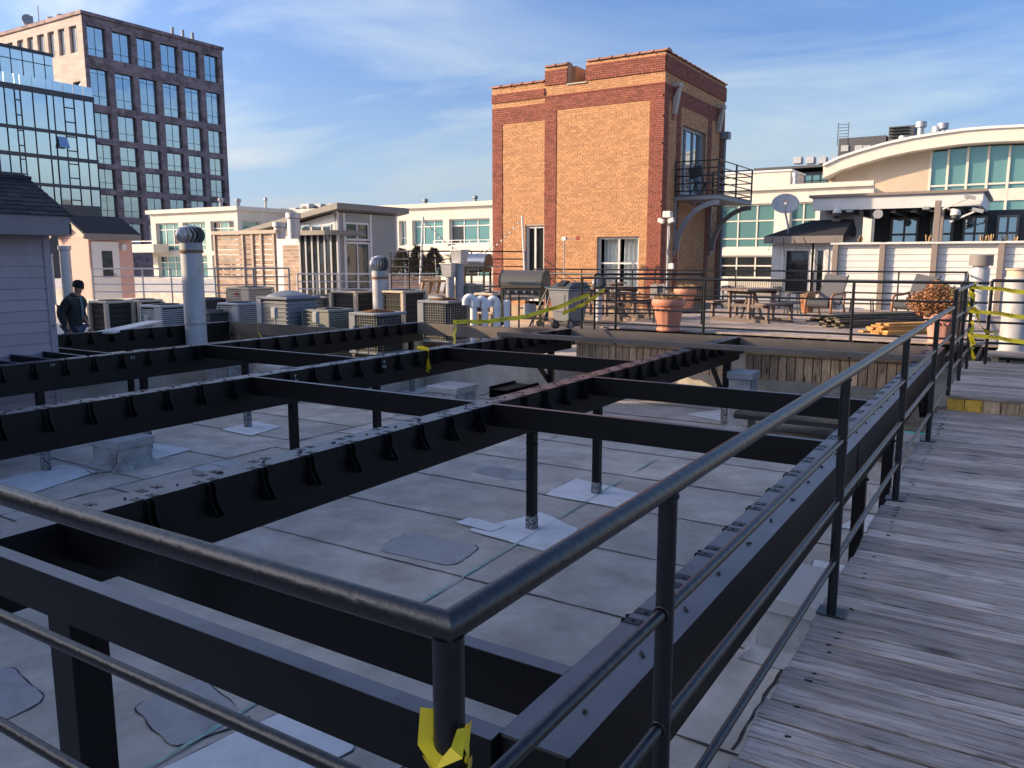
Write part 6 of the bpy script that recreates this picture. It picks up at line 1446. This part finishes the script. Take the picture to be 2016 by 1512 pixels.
# grills
def grill(label, p, L, rz, lid, zbase):
    t = thing('grill', label, 'grill', (p.x, p.y, zbase), 'grills'); c, s = math.cos(rz), math.sin(rz)
    def T(a, b, z): return Vector((p.x+a*c-b*s, p.y+a*s+b*c, zbase+z))
    hw = L/2
    poly = [(-.28,.82),(-.30,.98),(-.22,1.12),(-.05,1.20),(.15,1.18),(.26,1.05),(.28,.82)]
    mb = MB(); n = len(poly); mb.add([T(-hw, q[0], q[1]) for q in poly]+[T(hw, q[0], q[1]) for q in poly], [tuple(range(n))[::-1], tuple(range(n,2*n))]+[(i,(i+1)%n,n+(i+1)%n,n+i) for i in range(n)]); mb.build('lid', M[lid], t, smooth=40)
    for e in (-1, 1):
        mb = MB(); mb.add([T(e*hw, q[0]*1.02, q[1]*1.005) for q in poly]+[T(e*(hw+.03), q[0]*1.02, q[1]*1.005) for q in poly], [tuple(range(n))[::-1], tuple(range(n,2*n))]+[(i,(i+1)%n,n+(i+1)%n,n+i) for i in range(n)]); mb.build('lid_end', M['grill'], t)
        MB().bar(T(e*(hw+.05), 0, .84), T(e*(hw+.42), 0, .84), .5, .035).build('side_shelf', M['stainless'] if e > 0 else M['grill'], t)
        for b in (-.24, .24): MB().bar(T(e*(hw-.04), b, .08), T(e*(hw-.04), b, .78), .05, .05).build('leg', M['grill'], t)
        MB().cyl(T(e*(hw-.04), -.27, .07), T(e*(hw-.04), -.31, .07), .07, 14).build('wheel', M['rubber'], t)
    MB().bar(T(-hw, -.0, .74), T(hw, 0, .74), .52, .14).build('firebox', M['grill'], t); MB().bar(T(-hw, 0, .16), T(hw, 0, .16), .46, .03).build('bottom_shelf', M['grill'], t)
    MB().bar(T(-hw+.1, -.34, .97), T(hw-.1, -.34, .97), .025, .025).build('handle', M['stainless'], t)
    for k in range(4): MB().cyl(T(-hw+.2+k*(L-.4)/3, -.27, .74), T(-hw+.2+k*(L-.4)/3, -.30, .74), .03, 10).build('knob', M['stainless'], t)
    return T, t
p = atz(1033, 640, ZP); T, t = grill('large dark barbecue grill with long bronze lid left of the grey bin', p, .95, R(12), 'grill_l', ZP)
MB().cyl(T(.1, .05, .19), T(.1, .05, .46), .14, 16).build('gas_bottle', M['paleunit'], t, smooth=40); MB().tube([T(.55,-.2,.8), T(.6,-.35,.4), T(.35,-.4,.2), T(.3,-.35,0)], .014, 6).build('hose', M['dark'], t)
MB().tube([T(.62,-.3,.83), T(.5,-.42,.5), T(.3,-.55,.02)], .02, 6).tube([T(.72,-.3,.83), T(.66,-.42,.5), T(.6,-.55,.02)], .02, 6).build('tool_bars', M['dark'], t)
p = at(940, 520, 24); T2, t2 = grill('steel lidded grill on the raised terrace left of the tower', Vector((p.x, p.y, 0)), .7, R(10), 'stainless', .55)
tp = thing('terrace_platform', 'raised timber terrace carrying the steel grill beside the tower', 'platform', (p.x, p.y, -.5))
MB().box(p.x-2.4, p.x+1.6, p.y-1.0, p.y+3, .44, .54).build('deck', M['deck'], tp); MB().box(p.x-2.4, p.x+1.6, p.y-1.0, p.y-.9, -.5, .43).build('skirt', M['slat'], tp)
# wheeled bin
p = atz(1120, 647, ZP); bn = thing('wheeled_bin', 'grey wheeled rubbish bin beside the grill', 'bin', p); c, s = math.cos(R(-14)), math.sin(R(-14))
def T(a, b, z): return Vector((p.x+a*c-b*s, p.y+a*s+b*c, p.z+z))
def frus(name, a0, b0, z0, a1, b1, z1, m_, par, oy0=0, oy1=0, bev=.02):
    MB().add([T(-a0,-b0+oy0,z0),T(a0,-b0+oy0,z0),T(a0,b0+oy0,z0),T(-a0,b0+oy0,z0),T(-a1,-b1+oy1,z1),T(a1,-b1+oy1,z1),T(a1,b1+oy1,z1),T(-a1,b1+oy1,z1)], [(0,3,2,1),(4,5,6,7),(0,1,5,4),(1,2,6,5),(2,3,7,6),(3,0,4,7)]).build(name, M[m_], par, bevel=bev)
frus('body', .22,.24,.16, .29,.33,.80, 'bin', bn); frus('rim', .31,.35,.80, .31,.35,.84, 'bin', bn); frus('panel', .14,.01,.36, .17,.01,.72, 'bin', bn, -.275, -.318, .01)
frus('lid', .31,.34,.845, .25,.22,.96, 'bin_lid', bn, 0, .08, .03)
for k in (-.13, .13): frus('lid_flap', .1,.1,.90, .1,.03,1.0, 'bin_lid', bn, -.2, -.12, .01)
for k in (-.2, .2):
    MB().cyl(T(k-.03,-.2,.11), T(k+.03,-.2,.11), .11, 20).build('wheel', M['rubber'], bn, smooth=40); MB().cyl(T(k-.034,-.2,.11), T(k+.034,-.2,.11), .07, 16).build('wheel_hub', M['wheelhub'], bn, smooth=40)
frus('undercarriage', .22,.2,.06, .22,.22,.155, 'bin_lid', bn)
MB().cyl(T(-.25,.36,.80), T(.25,.36,.80), .018, 8).build('handle', M['bin_lid'], bn)

# ================================================================== CAUTION TAPE
TXT = text_mesh('CAUTION', .058, M['tape_ink'], .0003)
def tape(label, pts, wd=.075, text_at=(), twist=0, mir=False):
    pts = [Vector(p) for p in pts]; mid = pts[len(pts)//2]; t = thing('caution_tape', label, 'tape', mid)
    mb = MB(); L = []
    for i, q in enumerate(pts):
        d = (pts[min(i+1,len(pts)-1)]-pts[max(i-1,0)]).normalized(); u_ = Z_ - d*Z_.dot(d); u_ = u_.normalized() if u_.length > .05 else _r.copy()
        n_ = d.cross(u_); ang = twist*(i/len(pts)*.7+.3*math.sin(i*.55)); v_ = u_*math.cos(ang)+n_*math.sin(ang); L.append((q+v_*wd/2, q-v_*wd/2, d, v_))
    for i in range(len(L)-1): mb.quad(L[i][0], L[i][1], L[i+1][1], L[i+1][0])
    mb.build('ribbon', M['tape'], t, smooth=1, fixn=False)
    for f in text_at:
        i = min(int(f*(len(L)-1)), len(L)-2); q = (L[i][0]+L[i][1])/2; d, v_ = L[i][2].copy(), L[i][3]
        if mir: d = d
        n_ = d.cross(v_); 
        if n_.dot(EYE-q) < 0 and not mir: d = -d; n_ = d.cross(v_)
        m_ = Matrix((d, v_, n_)).transposed()
        off = n_ if n_.dot(EYE-q) > 0 else -n_
        o = inst('lettering', TXT, t, q+off*.004, m_.to_euler())
    return t
def sag(a, b, k, n=28): return [a.lerp(b, i/n)+Vector((.012*math.sin(i*1.3),.012*math.cos(i*.9),-k*math.sin(math.pi*i/n)+.007*math.sin(i*.8)+.005*math.sin(i*2.3))) for i in range(n+1)]
# mirrored text faces away from the camera
def back_tape(label, a, b, k, txt, wd=.08, twist=0):
    pts = sag(a, b, k); return tape(label, pts, wd, txt, twist, True)
A = at(892, 634, 14.6); B_ = at(1160, 580, 15.5)
back_tape('yellow caution tape stretched from the beams up to the patio railing', B_, A, .16, (.12,.3,.48,.66,.82,.93), .075, .6)
back_tape('second yellow caution tape drooping beside the bin', at(1190, 570, 16.0), at(1108, 617, 15.2), .05, (.45,.75), .07)
q = at(756, 643, 10.9); tape('strip of caution tape hanging over the third beam', [Vector((-7.58, 9.42, ZB+.012)), Vector((-7.45,9.40,ZB+.014)), Vector((-7.353,9.385,ZB+.01)), Vector((-7.345,9.38,.17)), Vector((-7.342,9.375,.0)), Vector((-7.343,9.37,-.05))], .085, (.75,), 0)
tape('scrap of caution tape tied at the far left of the end beam', sag(at(505, 632, 16), at(512, 662, 16.5), .02, 6), .05)
tape('knotted caution tape hanging below the end beam', sag(at(897, 640, 15), at(893, 678, 14.2), .02, 8), .05, (), 2.5)
pt = Vector((-.555, 12.2, 0))
for i, (z, v1, lab) in enumerate(((1.24, 585, 'topmost caution tape running right from the taped post'), (.93, 607, 'middle caution tape running right from the taped post'), (.62, 645, 'lowest caution tape running right from the taped post'))):
    back_tape(lab, Vector((2.6, 11.6, z-.12)), Vector((-.55, 12.15, z)), .05, (.5,.72,.9), .062, .9)
tape('caution tape wound around the rail post in loops', [Vector((-.555+.035*math.cos(a), 12.2+.035*math.sin(a), 1.28-.03*a)) for a in [k*.5 for k in range(26)]], .07)
tape('loose caution tape tail hanging from the taped post', sag(Vector((-.53, 12.12, .80)), Vector((-.47, 12.05, .28)), .03, 12), .065, (.6,), .9)
tape('crumpled caution tape drooping between the taped post and next rail', sag(Vector((-.52, 12.1, .98)), Vector((-.25, 12.6, .62)), .12, 12), .05, (), 5)
cp = Vector((RX, CY, 0))
tape('caution tape knotted around the near corner post', [Vector((RX+.026*math.cos(a), CY+.026*math.sin(a), .925+.01*math.sin(3*a)-.003*k)) for k, a in enumerate([j*.35 for j in range(22)])], .055, (), .8)
tape('loose ends of the caution tape knot on the near corner post', [Vector((RX+.03, CY-.012, .965)), Vector((RX+.03, CY-.024, .935)), Vector((RX+.005, CY-.032, .915)), Vector((RX-.026, CY-.022, .93)), Vector((RX-.03, CY-.01, .975))], .022, (), 2)

# ================================================================== THE MAN BEHIND THE BEAM
mp0 = at(138, 551, 15.4); fx, fy = mp0.x, mp0.y; top_z = mp0.z; fz = top_z-1.78
man = thing('person', 'man in dark jacket and black beanie looking down behind the beam', 'person', (fx, fy, fz))
fwd = (_r*.985 - _fh*.17).normalized(); lat = Z_.cross(fwd)           # facing right in the photograph
def B(f, l, z): return Vector((fx, fy, fz)) + fwd*f + lat*l + Z_*z
def skin(name, m_, verts, edges, root=0, sub=2):
    me = bpy.data.meshes.new(name); me.from_pydata([v[0]-WL[man] for v in verts], edges, []); me.materials.append(m_)
    o = bpy.data.objects.new(name, me); COL.objects.link(o); o.parent = man; WL[o] = WL[man]
    md = o.modifiers.new('skin', 'SKIN'); 
    for i, v in enumerate(verts):
        sv = me.skin_vertices[0].data[i]; r = v[1]; sv.radius = r if isinstance(r, tuple) else (r, r); sv.use_root = (i == root)
    md.use_smooth_shade = True; sm = o.modifiers.new('sub', 'SUBSURF'); sm.levels = sub; sm.render_levels = sub
    return o
# body: one continuous skinned figure, leaning slightly forward, head bowed
V_ = [(B(0,0,.95),.11), (B(.02,0,1.12),.11), (B(.05,0,1.30),.12), (B(.08,0,1.42),.08), (B(.12,0,1.51),.058), (B(.155,0,1.585),.07), (B(.18,0,1.66),.088), (B(.165,0,1.735),.07),
      (B(.06,.17,1.40),.045), (B(.0,.23,1.16),.035), (B(.10,.25,.93),.034), (B(.13,.25,.86),.03),
      (B(.06,-.17,1.40),.045), (B(-.02,-.23,1.16),.035), (B(.06,-.25,.92),.034), (B(.085,-.25,.85),.03),
      (B(.0,.10,.88),.085), (B(.06,.11,.48),.055), (B(.02,.11,.08),.04), (B(.16,.12,.03),.03),
      (B(.0,-.10,.88),.085), (B(-.08,-.11,.50),.055), (B(-.22,-.11,.10),.04), (B(-.08,-.12,.03),.03)]
E_ = [(0,1),(1,2),(2,3),(3,4),(4,5),(5,6),(6,7),(3,8),(8,9),(9,10),(10,11),(3,12),(12,13),(13,14),(14,15),(0,16),(16,17),(17,18),(18,19),(0,20),(20,21),(21,22),(22,23)]
skin('body', M['skin'], V_, E_)
V2 = [(B(-.01,0,.84),.185), (B(-.02,0,1.0),.185), (B(.0,0,1.2),.205), (B(.03,0,1.36),.20), (B(.075,0,1.46),.135), (B(.11,0,1.535),.085),
      (B(.04,.20,1.40),.10), (B(-.03,.265,1.16),.085), (B(.07,.27,.93),.06), (B(.04,-.20,1.40),.10), (B(-.06,-.265,1.16),.088), (B(.04,-.275,.92),.062)]
skin('jacket', M['jacket'], V2, [(0,1),(1,2),(2,3),(3,4),(4,5),(3,6),(6,7),(7,8),(3,9),(9,10),(10,11)])
V3 = [(B(0,0,.93),(.165,.13)), (B(.0,.10,.84),.11), (B(.06,.11,.48),.08), (B(.02,.11,.12),.065), (B(.0,-.10,.84),.11), (B(-.08,-.11,.50),.08), (B(-.22,-.11,.14),.065)]
skin('jeans', M['jeans'], V3, [(0,1),(1,2),(2,3),(0,4),(4,5),(5,6)])
hc = B(.165,0,1.69); rot_h = Matrix((fwd, lat, Z_)).transposed()
tilt = Matrix.Rotation(R(12), 3, 'Y')
mb = MB(); mb.lathe([(.098,-.05),(.102,-.02),(.10,.02),(.088,.058),(.056,.086),(0,.096)], (0,0,0), 20); mb.v = [tuple(hc + rot_h @ (tilt @ (Vector(q)*1.0))) for q in mb.v]; mb.build('beanie', M['beanie'], man, smooth=1)
MB().tube([hc+rot_h@(tilt@Vector((.101*math.cos(a), .101*math.sin(a), -.04))) for a in [2*math.pi*k/20 for k in range(20)]], .009, 6, True).build('beanie_cuff', M['beanie'], man, smooth=1)
fc = B(.262,0,1.615)
MB().add([fc+fwd*.0+Z_*.03, fc+fwd*.035-Z_*.012, fc-Z_*.02+lat*.016, fc-Z_*.02-lat*.016], [(0,1,2),(0,3,1),(1,3,2),(0,2,3)]).build('nose', M['skin'], man, smooth=1)
for l in (-.088, .088): MB().lathe([(0,-.03),(.016,-.015),(.018,.01),(0,.03)], B(.155,l,1.615), 8).build('ear', M['skin'], man, smooth=1)
for l in (-.034, .034): MB().lathe([(0,-.008),(.012,0),(0,.008)], fc+lat*l+Z_*.026-fwd*.005, 8).build('eye', M['dark'], man, smooth=1)
MB().bar(fc-Z_*.05+lat*.025-fwd*.004, fc-Z_*.05-lat*.025-fwd*.004, .008, .008).build('mouth', M['redlabel'], man)
MB().add([B(.195,.03,1.47), B(.195,-.03,1.47), B(.215,-.03,1.2), B(.19,0,.98), B(.215,.022,1.2), B(.15,0,1.3)], [(0,1,2,3,4),(0,5,1),(1,5,2),(2,5,3),(3,5,4),(4,5,0)]).build('shirt', M['shirt'], man)
for sd, base in ((1, B(.135,.255,.86)), (-1, B(.09,-.265,.85))):
    for k in range(4):
        a = base+fwd*(.022*(k-1.5)); ln = (.075,.085,.08,.06)[k]
        skin('finger', M['skin'], [(a-Z_*.03,.010), (a-Z_*(.03+ln*.5),.009), (a-Z_*(.03+ln*.9)-lat*sd*.02,.007)], [(0,1),(1,2)], 0, 1)
    a = base+fwd*.035; skin('thumb', M['skin'], [(a,.011), (a+fwd*.022-Z_*.03,.010), (a+fwd*.024-Z_*.06,.008)], [(0,1),(1,2)], 0, 1)
for l, f0, z0 in ((.115,.02,.0), (-.115,-.22,.02)): MB().bar(B(f0-.09,l,z0+.045), B(f0+.2,l,z0+.04), .1, .09).build('boot', M['rubber'], man, bevel=.03)
mpf = thing('crate_platform', 'low timber platform the man stands on', 'platform', (fx, fy, -.62))
MB().box(fx-.8, fx+.8, fy-.6, fy+.6, -.62, fz-.003).build('deck', M['pallet'], mpf)
